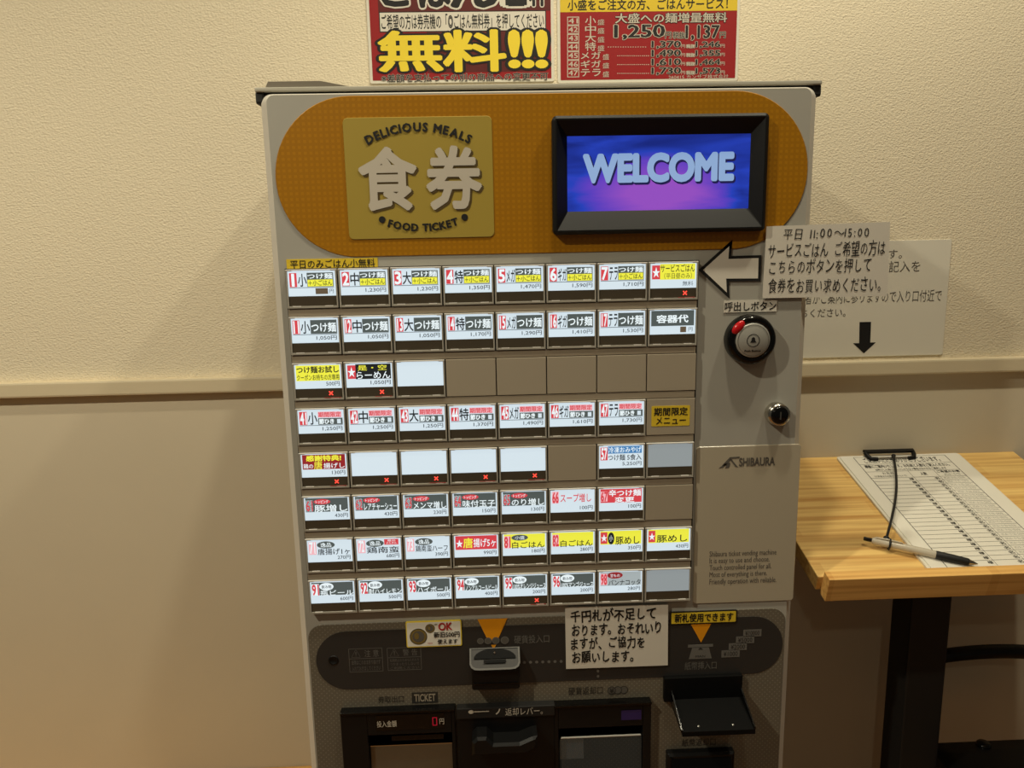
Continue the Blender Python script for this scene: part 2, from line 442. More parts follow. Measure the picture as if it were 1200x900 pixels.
BN = tag(empty('wooden_bench', (-0.8, 0.2, 0)), 'plain wooden bench along the wall left of the ticket machine', 'bench')
BZT = 0.4555
b = MB(); b.box(-1.35, -0.312, -0.06, WALL_Y - 0.004, BZT - 0.03, BZT, 'pine_strip', 0.003); b.build('seat', BN)
for x_ in (-1.28, -0.36):
    for y_ in (-0.03, 0.25):
        b = MB(); b.box(x_ - 0.02, x_ + 0.02, y_ - 0.02, y_ + 0.02, 0, BZT - 0.0305, 'pine_strip', 0.002); b.build('leg', BN)
names = ['left of the ticket machine', 'right of the ticket machine', 'at the far left along the wall', 'added as unseen fill over the middle of the room']
for (lx, ly, w), nm in zip(DOWNLIGHTS, names):
    t = tag(empty('ceiling_downlight', (lx, ly, CEIL_Z)), 'round recessed ceiling downlight ' + nm, 'light', 'ceiling downlights')
    b = MB(); b.lathe((lx, ly, CEIL_Z), (0, 0, -1), [(0.05, 0.0), (0.062, 0.0), (0.062, 0.004), (0.05, 0.006), (0.046, 0.001)], 'white_strip'); b.build('trim_ring', t)
    b = MB(); b.lathe((lx, ly, CEIL_Z), (0, 0, -1), [(0.046, 0.001), (0.0, 0.0015)], 'lamp_glow'); b.build('lens', t)
    ld = bpy.data.lights.new('downlight_lamp', 'SPOT'); ld.energy = w * 10; ld.color = LAMP_COL
    ld.spot_size = math.radians(150); ld.spot_blend = 0.6; ld.shadow_soft_size = 0.03
    lo = bpy.data.objects.new('downlight_lamp', ld); COL.objects.link(lo); lo.parent = t; lo.location = (0, 0, -0.02)

# ------------------------------------------------------------------ the ticket machine
T = tag(empty('ticket_machine', (0, 0, 0)), 'tall pale grey meal ticket vending machine with orange header and rows of lit buttons', 'ticket machine')
TOPZ, BOTZ = 1.4690, 0.06
b = MB(); b.box(-0.296, 0.296, 0.03, WALL_Y - 0.006, BOTZ + 0.01, TOPZ - 0.003, 'shell_dark', 0.004); b.build('cabinet', T)
b = MB()
fo, fi = rrect(-0.30, BOTZ, 0.30, TOPZ, 0.012), rrect(-0.2925, BOTZ + 0.006, 0.2925, TOPZ - 0.0024, 0.008)
b.add([(p[0], 0.0, p[1]) for p in fi], [range(len(fi))], 'shell')
b.rings([[(p[0], 0.0, p[1]) for p in fi], [(p[0], 0.0065, p[1]) for p in fo], [(p[0], 0.032, p[1]) for p in fo]], 'shell_lit_bevel', smooth=False)
b.build('front_door', T)
for sx in (-0.25, 0.25):
    for sy in (0.07, 0.30):
        b = MB(); b.lathe((sx, sy, 0), (0, 0, 1), [(0.022, 0), (0.022, 0.01), (0.01, 0.015), (0.01, BOTZ + 0.012)], 'steel', 16); b.build('foot', T)
b = MB()
b.box(-0.3050, 0.3050, 0.0035, WALL_Y - 0.004, TOPZ + 0.0018, TOPZ + 0.0064, 'cap_grey', 0.0012)
b.box(-0.2985, 0.2985, 0.0085, 0.06, TOPZ - 0.004, TOPZ + 0.004, 'black_matt')
for sx in (-1, 1): b.box(min(sx * 0.296, sx * 0.3058), max(sx * 0.296, sx * 0.3058), 0.006, 0.05, TOPZ - 0.010, TOPZ + 0.003, 'black_matt', 0.0025)
b.build('top_cover', T)
b = MB()                                          # bent plate lying on the lid at the left end
za = TOPZ + 0.0065
xa, xb, xc = -0.294, -0.236, -0.205
b.add([(xa, 0.006, za), (xb, 0.006, za), (xc, 0.006, za), (xc, 0.05, za), (xb, 0.05, za), (xa, 0.05, za),
       (xa + 0.003, 0.006, za + 0.006), (xb, 0.006, za + 0.006), (xb, 0.05, za + 0.006), (xa + 0.003, 0.05, za + 0.006)],
      [(0, 1, 7, 6), (1, 2, 7), (5, 9, 8, 4), (4, 8, 3), (0, 6, 9, 5), (6, 7, 8, 9), (7, 2, 3, 8), (0, 5, 4, 1), (1, 4, 3, 2)], 'shell_dark')
b.build('lid_bracket', T)

# orange header
hx0, hx1 = U(323, 208)[0], U(946.5, 196)[0]
hz1, hz0 = (U(506, 110.8)[1] + U(836, 107)[1]) / 2, (U(395, 300.5)[1] + U(867, 293)[1]) / 2
hr = (hz1 - hz0) / 2 - 0.0005
b = MB(); b.prism(rrect(hx0, hz0, hx1, hz1, hr, 16), -0.0012, 0.001, 'orange', 0.0008); b.build('header_panel', T)
# title plate
px0, pz0, px1, pz1 = RC(401.5, 138.5, 579.5, 277.5)
b = MB(); b.prism(rrect(px0, pz0, px1, pz1, 0.0055), -0.0022, 0.0, 'pale_gold', 0.0004)
def tp(u, v): return (px0 + (px1 - px0) * u, pz0 + (pz1 - pz0) * v)
pw = px1 - px0; ph = pz1 - pz0
f0, f1 = FR(-0.0025), FR(-0.0029)
for ch, u0, u1 in (('食', 0.098, 0.472), ('券', 0.553, 0.912)):
    a, c = tp(u0, 0.25), tp(u1, 0.748)
    b.text(ch, lambda u, v: (u + 0.0022, -0.0025, v - 0.0022), a[0], a[1], c[0], c[1], 'brown_ink', 0.031)
    b.text(ch, f1, a[0], a[1], c[0], c[1], 'print_white', 0.031)
cxm = px0 + pw * 0.505
b.arc_text('DELICIOUS MEALS', f1, cxm - 0.001, pz0 - ph * 0.03, ph * 0.914, -28, 28.5, 0.0090, 'ink', 0.045)
b.arc_text('FOOD TICKET', f1, cxm, pz0 + ph * 1.06, ph * 1.0, -17.5, 18.5, 0.0080, 'ink', 0.045, up=False)
for u, v in ((0.232, 0.163), (0.797, 0.17)):
    c = tp(u, v); b.ellipse(f1, c[0], c[1], 0.0036, 0.0036, 'ink')
b.build('title_plate', T)

# display
dx0, dz0, dx1, dz1 = RC(647, 135.5, 897, 270.5, -0.012)
sx0, sz0, sx1, sz1 = RC(664.5, 160, 876.5, 244, -0.001)
D = MB()
outer = rrect(dx0, dz0, dx1, dz1, 0.005); outer2 = inset(outer, 0.003)
innr = rrect(sx0, sz0, sx1, sz1, 0.0006)
D.rings([[(p[0], 0.0, p[1]) for p in outer], [(p[0], -0.010, p[1]) for p in outer], [(p[0], -0.0125, p[1]) for p in outer2],
         [(p[0], -0.0125, p[1]) for p in inset(outer, 0.0045)], [(p[0], -0.0015, p[1]) for p in innr]], 'black', smooth=False)
disp = D.build('display', T, org=((sx0 + sx1) / 2, 0, (sz0 + sz1) / 2))
b = MB(); b.rect(FR(-0.0016), sx0 - 0.001, sz0 - 0.001, sx1 + 0.001, sz1 + 0.001, 'screen'); b.build('screen', disp)
b = MB()
wx0, wz0, wx1, wz1 = RC(685, 182.5, 858, 210, -0.002)
b.text('WELCOME', lambda u, v: (u + 0.0014, -0.0019, v - 0.0018), wx0, wz0, wx1, wz1, 'screen_shade', 0.072)
b.text('WELCOME', FR(-0.0022), wx0, wz0, wx1, wz1, 'screen_text', 0.056)
b.build('welcome_lettering', disp)

# ---- button field
GX0, GX1, GZ, PITCHZ = -0.28493, 0.17183, 1.28481, 0.0517463
CW = (GX1 - GX0) / 8
b = MB(); b.rect(FR(-0.0006), GX0 - 0.0012, GZ - 8 * PITCHZ + 0.0084, GX1 + 0.0016, GZ + 0.0005, 'gap'); b.rect(FR(-0.0009), GX0 + 0.0004, GZ - 8 * PITCHZ + 0.0084, GX1 - 0.0008, GZ, 'field'); b.build('button_field', T)
for r in range(7):
    z1 = GZ - r * PITCHZ - 0.0433
    b = MB(); b.box(GX0 + 0.0005, GX1 - 0.0012, -0.0060, 0.0, z1 - 0.0083, z1 - 0.0005, 'rail', 0.0006)
    b.build('row_rail', T)

LY = -0.0066                                     # face of the lit cards
HW, HH = CW - 0.0016, 0.0430
def housing():
    h = MB(); x0, x1, z1, z0 = 0.0008, CW - 0.0008, -0.0004, -HH
    lx0, lx1 = 0.0026, CW - 0.0024
    h.box(x0, x1, -0.0062, 0.0, z0, z1, 'housing', 0.0006)
    h.box(x0, lx0, -0.0078, -0.0055, z0, z1, 'housing', 0.0005); h.box(lx1, x1, -0.0078, -0.0055, z0, z1, 'housing', 0.0005)
    h.box(x0, x1, -0.0078, -0.0055, z1 - 0.0013, z1, 'housing_highlight', 0.0004)
    h.box(x0, x1, -0.0074, -0.0055, z0, -0.0405, 'housing', 0.0004)
    for u in (lx0, lx1 - 0.005): h.box(u, u + 0.005, -0.0073, -0.006, -0.0023, -0.0012, 'white_strip')
    for u in (lx0 + 0.004, lx1 - 0.013): h.box(u, u + 0.009, -0.0075, -0.006, -0.0411, -0.0403, 'housing_highlight')
    return h
def card_frame(x, z, lift=0.0):
    u0, u1, v1, v0 = x + 0.0028, x + CW - 0.0026, z - 0.0018, z - 0.0296
    return lambda u, v: (u0 + (u1 - u0) * u, LY - lift, v1 + (v0 - v1) * v)      # v from the top
RD, WH, YE, GR, BK, IN, TX, PK, BL, DR = 'lit_red', 'lit_white', 'lit_yellow', 'lit_grey', 'lit_black', 'lit_ink', 'lit_text', 'lit_pink', 'lit_blue', 'lit_deepred'
L0, L1, L2, L3 = 0.0, 0.00012, 0.00024, 0.00036
def R_(u0, v0, u1, v1, m, l=L1): return ('r', u0, v0, u1, v1, m, l)
def T_(t, u0, v0, u1, v1, m, bold=0.012, l=L2): return ('t', t, u0, v0, u1, v1, m, bold, l)
def E_(cu, cv, ru, rv, m, l=L2): return ('e', cu, cv, ru, rv, m, l)
def price(p): return [T_(p, 0.955 - 0.072 * len(p), 0.72, 0.955, 0.90, IN, 0.008)]
def num(n, u0=0.035, u1=0.19): return [R_(u0, 0.09, u1, 0.64, RD), T_(n, u0 + (0.055 if n == '1' else 0.02), 0.13, u1 - (0.06 if n == '1' else 0.015), 0.6, TX, 0.03)]
LINE = [R_(0.03, 0.655, 0.965, 0.675, IN)]
def size_service(n, s, p):
    o = num(n) + [R_(0.20, 0.09, 0.40, 0.64, WH), T_(s, 0.215, 0.13, 0.395, 0.62, BK, 0.016), R_(0.405, 0.09, 0.96, 0.64, GR),
                  T_('つけ麺', 0.42, 0.12, 0.94, 0.335, TX, 0.02), R_(0.415, 0.36, 0.945, 0.625, YE, L2), T_('＋小ごはん', 0.43, 0.38, 0.93, 0.60, BK, 0.01, L3)] + LINE
    return o + (price(p) if p else [R_(0.57, 0.70, 0.83, 0.93, 'lit_tape'), T_('円', 0.86, 0.735, 0.95, 0.90, IN, 0.0)])
def size_plain(n, s, p):
    return num(n, 0.035, 0.18) + [R_(0.19, 0.09, 0.405, 0.64, WH), T_(s, 0.205, 0.13, 0.395, 0.62, BK, 0.016), R_(0.41, 0.09, 0.97, 0.64, GR),
                                  T_('つけ麺', 0.43, 0.2, 0.95, 0.57, TX, 0.02)] + LINE + price(p)
def size_limited(n, s, p):
    return num(n, 0.035, 0.20) + [T_(s, 0.22, 0.12, 0.42, 0.62, BK, 0.016), R_(0.44, 0.10, 0.95, 0.34, PK), T_('期間限定', 0.45, 0.115, 0.94, 0.33, RD, 0.02),
                                  R_(0.44, 0.37, 0.97, 0.64, GR), T_('節ひき', 0.46, 0.40, 0.78, 0.61, TX, 0.04), R_(0.85, 0.42, 0.93, 0.60, WH, L2)] + LINE + price(p)
def topping(n, s, p, tag_='トッピング'):
    return [R_(0.03, 0.04, 0.97, 0.64, GR)] + [R_(0.035, 0.12, 0.19, 0.62, TX, L1), T_(n, 0.045, 0.15, 0.185, 0.6, RD, 0.015), E_(0.40, 0.2, 0.185, 0.115, RD),
            T_(tag_, 0.26, 0.13, 0.54, 0.27, TX, 0.01, L3), T_(s, 0.225, 0.34, 0.955, 0.64, TX, 0.015)] + price(p)
def fine(n, s, p, extra=()):
    return num(n, 0.035, 0.19)[1:] + [('r', 0.035, 0.1, 0.20, 0.66, PK, L1), T_(n, 0.055, 0.16, 0.18, 0.60, RD, 0.015), E_(0.42, 0.24, 0.20, 0.16, GR), T_('逸品', 0.30, 0.14, 0.54, 0.34, TX, 0.01, L3),
            T_(s, 0.23, 0.40, 0.955, 0.68, BK, 0.01)] + list(extra) + price(p)
def star(u0=0.035, u1=0.21): return [R_(u0, 0.09, u1, 0.64, RD), T_('★', u0 + 0.01, 0.16, u1 - 0.01, 0.56, TX, 0.01)]
def rice(n, s, p, tagt=None):
    o = [R_(0.03, 0.04, 0.97, 0.64, YE)] + [R_(0.035, 0.12, 0.18, 0.66, PK, L2), T_(n, 0.04, 0.15, 0.175, 0.63, RD, 0.035, L3), T_(s, 0.215, 0.38, 0.95, 0.68, BK, 0.01)]
    if tagt: o += [E_(0.39, 0.2, 0.19, 0.13, GR), T_(tagt, 0.28, 0.12, 0.50, 0.28, TX, 0.0, L3)]
    return o + price(p)
def drink(n, s, p):
    return [R_(0.03, 0.06, 0.97, 0.64, GR), R_(0.035, 0.12, 0.20, 0.64, TX, L2), T_(n, 0.045, 0.15, 0.19, 0.62, RD, 0.035, L3), E_(0.37, 0.25, 0.16, 0.17, TX),
            T_('飲み物', 0.26, 0.18, 0.48, 0.33, BK, 0.012, L3), T_(s, 0.225, 0.42, 0.97, 0.66, TX, 0.012)] + price(p)
rows = [
 [(size_service('1', '小', None), 0, 'small noodles with rice'), (size_service('2', '中', '1,230円'), 0, 0), (size_service('3', '大', '1,230円'), 0, 0), (size_service('4', '特', '1,350円'), 0, 0),
  (size_service('5', 'メガ', '1,470円'), 0, 0), (size_service('6', 'ギガ', '1,590円'), 0, 0), (size_service('7', 'テラ', '1,710円'), 0, 0),
  (star() + [R_(0.21, 0.04, 0.97, 0.66, YE), T_('サービスごはん', 0.22, 0.06, 0.955, 0.36, BK, 0.01), T_('（平日昼のみ）', 0.30, 0.40, 0.90, 0.63, BK, 0.0), T_('無料', 0.70, 0.73, 0.93, 0.92, IN, 0.0)], 1, 0)],
 [(size_plain('11', '小', '1,050円'), 0, 0), (size_plain('12', '中', '1,050円'), 0, 0), (size_plain('13', '大', '1,050円'), 0, 0), (size_plain('14', '特', '1,170円'), 0, 0),
  (size_plain('15', 'メガ', '1,290円'), 0, 0), (size_plain('16', 'ギガ', '1,410円'), 0, 0), (size_plain('17', 'テラ', '1,530円'), 0, 0),
  ([R_(0.03, 0.04, 0.97, 0.66, GR), T_('容器代', 0.15, 0.22, 0.84, 0.53, TX, 0.03), R_(0.67, 0.70, 0.80, 0.93, 'lit_tape'), T_('円', 0.85, 0.735, 0.94, 0.90, IN, 0.0)], 0, 0)],
 [([R_(0.03, 0.05, 0.97, 0.68, YE), T_('つけ麺お試し', 0.05, 0.09, 0.95, 0.36, BK, 0.025), T_('クーポンお持ちの方専用', 0.045, 0.42, 0.955, 0.66, BK, 0.01)] + price('500円'), 1, 0),
  (star() + [R_(0.21, 0.05, 0.97, 0.66, BK), T_('是・空', 0.26, 0.09, 0.88, 0.31, YE, 0.012), T_('らーめん', 0.23, 0.36, 0.95, 0.65, TX, 0.012)] + price('1,050円'), 1, 0),
  ([], 0, 0), None, None, None, None, None],
 [(size_limited('41', '小', '1,250円'), 0, 0), (size_limited('42', '中', '1,250円'), 0, 0), (size_limited('43', '大', '1,250円'), 0, 0), (size_limited('44', '特', '1,370円'), 0, 0),
  (size_limited('45', 'メガ', '1,490円'), 0, 0), (size_limited('46', 'ギガ', '1,610円'), 0, 0), (size_limited('47', 'テラ', '1,730円'), 0, 0), None],
 [([R_(0.03, 0.04, 0.97, 0.66, DR), T_('感謝特典!', 0.12, 0.07, 0.88, 0.31, YE, 0.035), T_('鶏の', 0.05, 0.42, 0.26, 0.62, TX, 0.01), T_('唐', 0.28, 0.32, 0.46, 0.66, YE, 0.01), T_('揚げし', 0.49, 0.40, 0.95, 0.63, TX, 0.01)] + price('130円'), 1, 0),
  ([], 1, 0), ([], 1, 0), ([], 1, 0), ([], 1, 0), None,
  (num('57', 0.03, 0.19) + [R_(0.195, 0.05, 0.96, 0.36, BL), T_('冷凍おみやげ', 0.21, 0.08, 0.95, 0.33, TX, 0.01), T_('つけ麺 5食入', 0.20, 0.40, 0.955, 0.66, BK, 0.012)] + price('5,250円'), 0, 0), ('dim', 0, 0)],
 [(topping('61', '豚増し', '430円'), 0, 0), (topping('62', 'レアチャーシュー', '430円'), 0, 0), (topping('63', 'メンマ増し', '230円'), 0, 0), (topping('64', '味付玉子', '150円'), 0, 0), (topping('65', 'のり増し', '130円'), 0, 0),
  ([R_(0.035, 0.08, 0.19, 0.60, PK), T_('66', 0.045, 0.11, 0.18, 0.57, RD, 0.035), T_('スープ増し', 0.225, 0.19, 0.92, 0.56, RD, 0.012)] + price('100円'), 0, 0),
  ([R_(0.03, 0.04, 0.97, 0.64, RD), R_(0.04, 0.14, 0.19, 0.58, PK, L2), T_('67', 0.045, 0.16, 0.185, 0.56, RD, 0.035, L3), T_('辛つけ麺', 0.22, 0.08, 0.95, 0.36, TX, 0.02), T_('変更', 0.36, 0.40, 0.80, 0.63, TX, 0.02)] + price('100円'), 0, 0), None],
 [(fine('71', '唐揚げ1ヶ', '270円'), 0, 0), (fine('72', '鶏南蛮', '680円', [R_(0.63, 0.07, 0.95, 0.32, RD), T_('蔵出', 0.70, 0.09, 0.88, 0.18, TX, 0.0), T_('タルタル', 0.67, 0.2, 0.91, 0.29, TX, 0.0)]), 0, 0), (fine('73', '鶏南蛮ハーフ', '390円'), 0, 0),
  ([R_(0.03, 0.05, 0.97, 0.66, RD), T_('★', 0.05, 0.22, 0.19, 0.54, TX, 0.02), T_('唐', 0.21, 0.14, 0.42, 0.58, YE, 0.02), T_('揚げ5ヶ', 0.44, 0.18, 0.95, 0.56, TX, 0.012)] + price('990円'), 0, 0),
  (rice('81', '白ごはん', '180円', '小盛'), 0, 0), (rice('82', '白ごはん', '280円'), 0, 0),
  ([R_(0.03, 0.04, 0.97, 0.64, YE)] + [R_(0.035, 0.09, 0.19, 0.60, RD, L2), T_('★', 0.045, 0.18, 0.18, 0.5, TX, 0.01, L3), E_(0.275, 0.37, 0.075, 0.27, BK), T_('小', 0.235, 0.22, 0.315, 0.5, TX, 0.0, L3), T_('豚めし', 0.38, 0.30, 0.93, 0.66, BK, 0.012)] + price('350円'), 0, 0),
  ([R_(0.03, 0.04, 0.97, 0.64, YE)] + [R_(0.035, 0.09, 0.19, 0.60, RD, L2), T_('★', 0.045, 0.18, 0.18, 0.5, TX, 0.01, L3), T_('豚めし', 0.23, 0.30, 0.93, 0.62, BK, 0.012)] + price('430円'), 0, 0)],
 [(drink('91', '瓶ビール', '600円'), 0, 0), (drink('92', '酎ハイレモン', '500円'), 0, 0), (drink('93', 'ハイボール', '500円'), 0, 0), (drink('94', 'ノンアルコールビール', '400円'), 0, 0), (drink('95', '100%オレンジジュース', '200円'), 1, 0),
  (drink('96', '100%マンゴジュース', '200円'), 0, 0),
  ([R_(0.03, 0.04, 0.97, 0.66, 'lit_grey_band'), R_(0.035, 0.1, 0.19, 0.62, PK, L2), T_('98', 0.045, 0.13, 0.18, 0.6, RD, 0.035, L3), E_(0.37, 0.19, 0.18, 0.15, DR), T_('甘もの', 0.26, 0.12, 0.48, 0.27, TX, 0.0, L3), T_('パンナコッタ', 0.22, 0.40, 0.97, 0.66, BK, 0.012)] + price('280円'), 0, 0), ('dim', 0, 0)],
]
hob = wob = xob = blk = None
for r, row in enumerate(rows):
    for c, spec in enumerate(row):
        x, z = GX0 + c * CW, GZ - r * PITCHZ
        if spec is None:
            if blk is None:
                h = MB(); h.box(0.0006, CW - 0.0006, -0.0066, 0, -HH, -0.0004, 'blank', 0.0006); blk = h.build('blank_plate', T, org=(0, 0, 0)); o = blk
            else: o = blk.copy(); COL.objects.link(o)
            o.location = (x, 0, z)
            if (r, c) == (3, 7):
                o['label'] = 'blank plate with a yellow limited-time menu sticker'
                ORG[o] = (x, 0, z)
                g = MB(); s0, s1, s2, s3 = RC(763.5, 476, 808, 498.5, -0.0066); fz = FR(-0.0071)
                g.prism(rrect(s0, s1, s2, s3, 0.0012), -0.0069, -0.0066, 'gold')
                g.text('期間限定', fz, s0 + 0.003, (s1 + s3) / 2 + 0.0006, s2 - 0.0028, s3 - 0.0022, 'ink', 0.02)
                g.text('メニュー', fz, s0 + 0.0055, s1 + 0.0022, s2 - 0.0045, (s1 + s3) / 2 - 0.0012, 'ink', 0.015)
                g.build('yellow_sticker', o)
            continue
        ops, x_on, _ = spec
        if hob is None: hob = housing().build('ticket_button', T, org=(0, 0, 0)); o = hob
        else: o = hob.copy(); COL.objects.link(o)
        o.location = (x, 0, z); ORG[o] = (x, 0, z)
        dim = ops == 'dim'
        words = [] if dim else [q[1] for q in ops if q[0] == 't']
        nums = [w for w in words if w.isdigit()]
        o['label'] = ('unlit blank ticket button' if dim else 'blank white lit button' if not words else 'lit button numbered ' + nums[0] if nums
                      else 'lit button with white star on red' if '★' in words else 'lit dark button with white characters' if r == 1 else 'lit button with yellow or red card') + (', red cross lit below' if x_on else '')
        cf = lambda l: card_frame(x, z, l)
        g = MB(); g.rect(cf(0), 0, 1, 1, 0, 'lit_dim' if dim else WH)
        if not dim:
            for q in ops:
                if q[0] == 'r': g.rect(cf(q[6]), q[1], q[4], q[3], q[2], q[5])
                elif q[0] == 'e': g.ellipse(lambda u, v, f=cf(q[6]): f(u, 1 - v), q[1], 1 - q[2], q[3], q[4], q[5])
                else: g.text(q[1], lambda u, v, f=cf(q[8]): f(u, 1 - v), q[2], 1 - q[5], q[4], 1 - q[3], q[6], q[7])
        g.build('menu_card', o)
        if wob is None:
            h = MB(); h.rect(FR(-0.0064), 0.0026, -0.0405, CW - 0.0024, -0.0300, 'window'); w = wob = h.build('lamp_window', o, org=(0, 0, 0)); w.location = (0, 0, 0)
        else: w = wob.copy(); COL.objects.link(w); w.parent = o; w.location = (0, 0, 0)
        if x_on:
            if xob is None:
                h = MB(); cx, cz, k = CW * 0.735, -0.0353, 0.0021
                for sgn in (1, -1):
                    d = Vector((k, 0, k * sgn)); n = Vector((-0.00045 * sgn, 0, 0.00045))
                    p = Vector((cx, -0.0068, cz))
                    vs = [p - d - n, p + d - n, p + d + n, p - d + n]
                    if sgn < 0: vs.reverse()
                    h.add(vs, [(0, 1, 2, 3)], 'led_red')
                h.rect(FR(-0.00755), CW * 0.6, -0.0405, CW * 0.93, -0.0399, 'led_reflection')  # reflection on the lower lip, painted as a glowing strip
                w = xob = h.build('sold_out_lamp', o, org=(0, 0, 0)); w.location = (0, 0, 0)
            else: w = xob.copy(); COL.objects.link(w); w.parent = o; w.location = (0, 0, 0)
            w['label'] = 'red lit sold-out cross'

# yellow strip above the first row
s0, s1, s2, s3 = RC(335.5, 304, 443, 313.6)
b = MB(); b.box(s0, s2, -0.0006, 0.0, s1, s3, 'gold'); b.text('平日のみごはん小無料', FR(-0.0009), s0 + 0.004, s1 + 0.0008, s2 - 0.003, s3 - 0.001, 'ink', 0.01)
o = b.build('yellow_strip', T); o['label'] = 'yellow strip of black lettering above the first row'

# clear cover plate with maker's mark
s0, s1, s2, s3 = RC(816, 523.5, 929, 703)
b = MB(); b.prism(rrect(s0, s1, s2, s3, 0.004), -0.0014, 0.0, 'cover_clear', 0.0006)
f = FR(-0.0017)
m0, m1, m2, m3 = RC(866, 536, 907, 545.5)
b.text('SHIBAURA', f, m0, m1 + 0.001, m2, m3 - 0.0005, 'grey_ink', 0.03)
l0, l1, l2, l3 = RC(842, 535, 866, 549)
def lg(u, v): return (l0 + (l2 - l0) * u, l1 + (l3 - l1) * v)
for pts in ([(0, .1), (.3, .45), (.42, .45), (.2, .12)], [(.15, .3), (.52, .95), (.62, .8), (.34, .3)], [(.5, .95), (1, .98), (.98, .86), (.62, .82)], [(.52, .78), (.8, .2), (.95, .1), (.72, .55), (.62, .78)], [(.3, .1), (.45, .5), (.56, .5), (.5, .12)]):
    q = [lg(*p) for p in pts]
    if sum(q[i][0] * q[(i + 1) % len(q)][1] - q[(i + 1) % len(q)][0] * q[i][1] for i in range(len(q))) < 0: q.reverse()
    b.poly(q, -0.0017, 'grey_ink')
for i, t in enumerate(('Shibaura ticket vending machine', 'It is easy to use and choose.', 'Touch controlled panel for all.', 'Most of everything is there.', 'Friendly operation with reliable.')):
    w = (909, 901, 903, 898, 909)[i]; yy = 645.5 + i * 8.1
    q = RC(831, yy, w, yy + 5.6)
    b.text(t, f, q[0], q[1], q[2], q[3], 'grey_ink', 0.0)
b.build('cover_plate', T)

# key lock
kx, kz = U(909, 484)
L = MB(); L.lathe((kx, 0, kz), (0, -1, 0), [(0.0135, 0.0), (0.0135, 0.004), (0.0125, 0.012), (0.0105, 0.0125)], 'chrome'); lk = L.build('key_lock', T)
b = MB(); b.lathe((kx, -0.0115, kz), (0, -1, 0), [(0.0103, 0.0), (0.0103, 0.002), (0.0085, 0.0032), (0, 0.0032)], 'black_gloss')
b.box(kx - 0.0007, kx + 0.0007, -0.0152, -0.0146, kz - 0.0045, kz + 0.0045, 'steel'); b.build('key_cylinder', lk)

# ---- lower panel
lx0, lx1 = -0.2905, 0.2915
lz1 = (U(378, 731.5)[1] + U(894, 713)[1]) / 2
b = MB(); b.prism(rrect(lx0, 0.10, lx1, lz1, (0.004, 0.004, 0.018, 0.018)), -0.0010, 0.0, 'dotted', 0.0004); b.build('lower_panel', T)
bz1 = (U(412, 738.8)[1] + U(891, 722)[1]) / 2; bz0 = (U(412, 806.5)[1] + U(872, 789.4)[1]) / 2
bx0, bx1 = U(370.7, 772)[0], U(916.5, 752)[0]
b = MB(); b.prism(rrect(bx0, bz0, bx1, bz1, (bz1 - bz0) / 2 - 0.0004, 14), -0.0016, 0.0, 'band')
f = FR(-0.0019)
def box_lines(q, w, m, fr):
    b.rect(fr, q[0], q[1], q[2], q[1] + w, m); b.rect(fr, q[0], q[3] - w, q[2], q[3], m)
    b.rect(fr, q[0], q[1], q[0] + w, q[3], m); b.rect(fr, q[2] - w, q[1], q[2], q[3], m)
for (x0, y0, x1, y1), head, lines in (((408.5, 759.5, 449.5, 785.5), '注 意', ('紙幣はこのまま折り曲げず', '入れておきましてください')), ((453.5, 758.5, 494.5, 783.5), '警 告', ('転倒防止のためもたれたり', 'つかまったりしないで', 'ご利用ください'))):
    q = RC(x0, y0, x1, y1); box_lines(q, 0.0006, 'band_ink', f)
    zz = q[3] - (q[3] - q[1]) * 0.44; b.rect(f, q[0], zz, q[2], zz + 0.0006, 'band_ink')
    b.text('⚠', f, q[0] + 0.0035, zz + 0.0018, q[0] + 0.014, q[3] - 0.0018, 'band_ink')
    b.text(head, f, q[0] + 0.019, zz + 0.0022, q[2] - 0.0045, q[3] - 0.0022, 'band_ink')
    n = len(lines); st = (zz - q[1] - 0.0015) / n
    for i, t in enumerate(lines): b.text(t, f, q[0] + 0.003, zz - 0.001 - st * (i + 0.85), q[2] - 0.003, zz - 0.001 - st * (i + 0.1), 'band_ink')
for i, (px, rr) in enumerate(((563, 0.0040), (572, 0.0044), (581, 0.0046), (591.5, 0.0050))):
    c = U(px, 750.3 - i * 0.4); b.ellipse(FR(-0.0020 - i * 0.0001), c[0], c[1], rr, rr, 'band_ink'); b.ellipse(FR(-0.00205 - i * 0.0001), c[0], c[1], rr * 0.78, rr * 0.78, 'grey_ink')
q = RC(602.5, 744, 643.5, 752); b.text('硬貨投入口', f, *q, 'band_ink', 0.005)
for i in range(8):
    c = U(614.5 + i * 7.15, 775.3 - i * 0.2); b.ellipse(f, c[0], c[1], 0.0019, 0.0019, 'band_ink', 16)
for yy in (785.5, 791.5):
    c = U(700.5, yy); b.ellipse(f, c[0], c[1], 0.0016, 0.0019, 'band_ink', 16)
q = RC(802, 775, 839, 783); b.text('紙幣挿入口', f, *q, 'band_ink', 0.0)
q = RC(806, 755, 834.5, 770.5)
b.box(q[0], q[2], -0.0019, -0.0016, q[3] - 0.0035, q[3], 'band_ink')
pts = [(q[0] + 0.005, q[3] - 0.004), (q[0] + 0.001, q[1]), (q[2] - 0.001, q[1]), (q[2] - 0.005, q[3] - 0.004)]; b.poly(pts, -0.0019, 'band_ink')
cxq = (q[0] + q[2]) / 2
b.poly([(cxq - 0.003, q[3] - 0.0065), (cxq + 0.003, q[3] - 0.0065), (cxq, q[3] - 0.0035)], -0.0021, 'band'); b.text('MAN', FR(-0.0021), cxq - 0.006, q[1] + 0.002, cxq + 0.006, q[1] + 0.005, 'band')
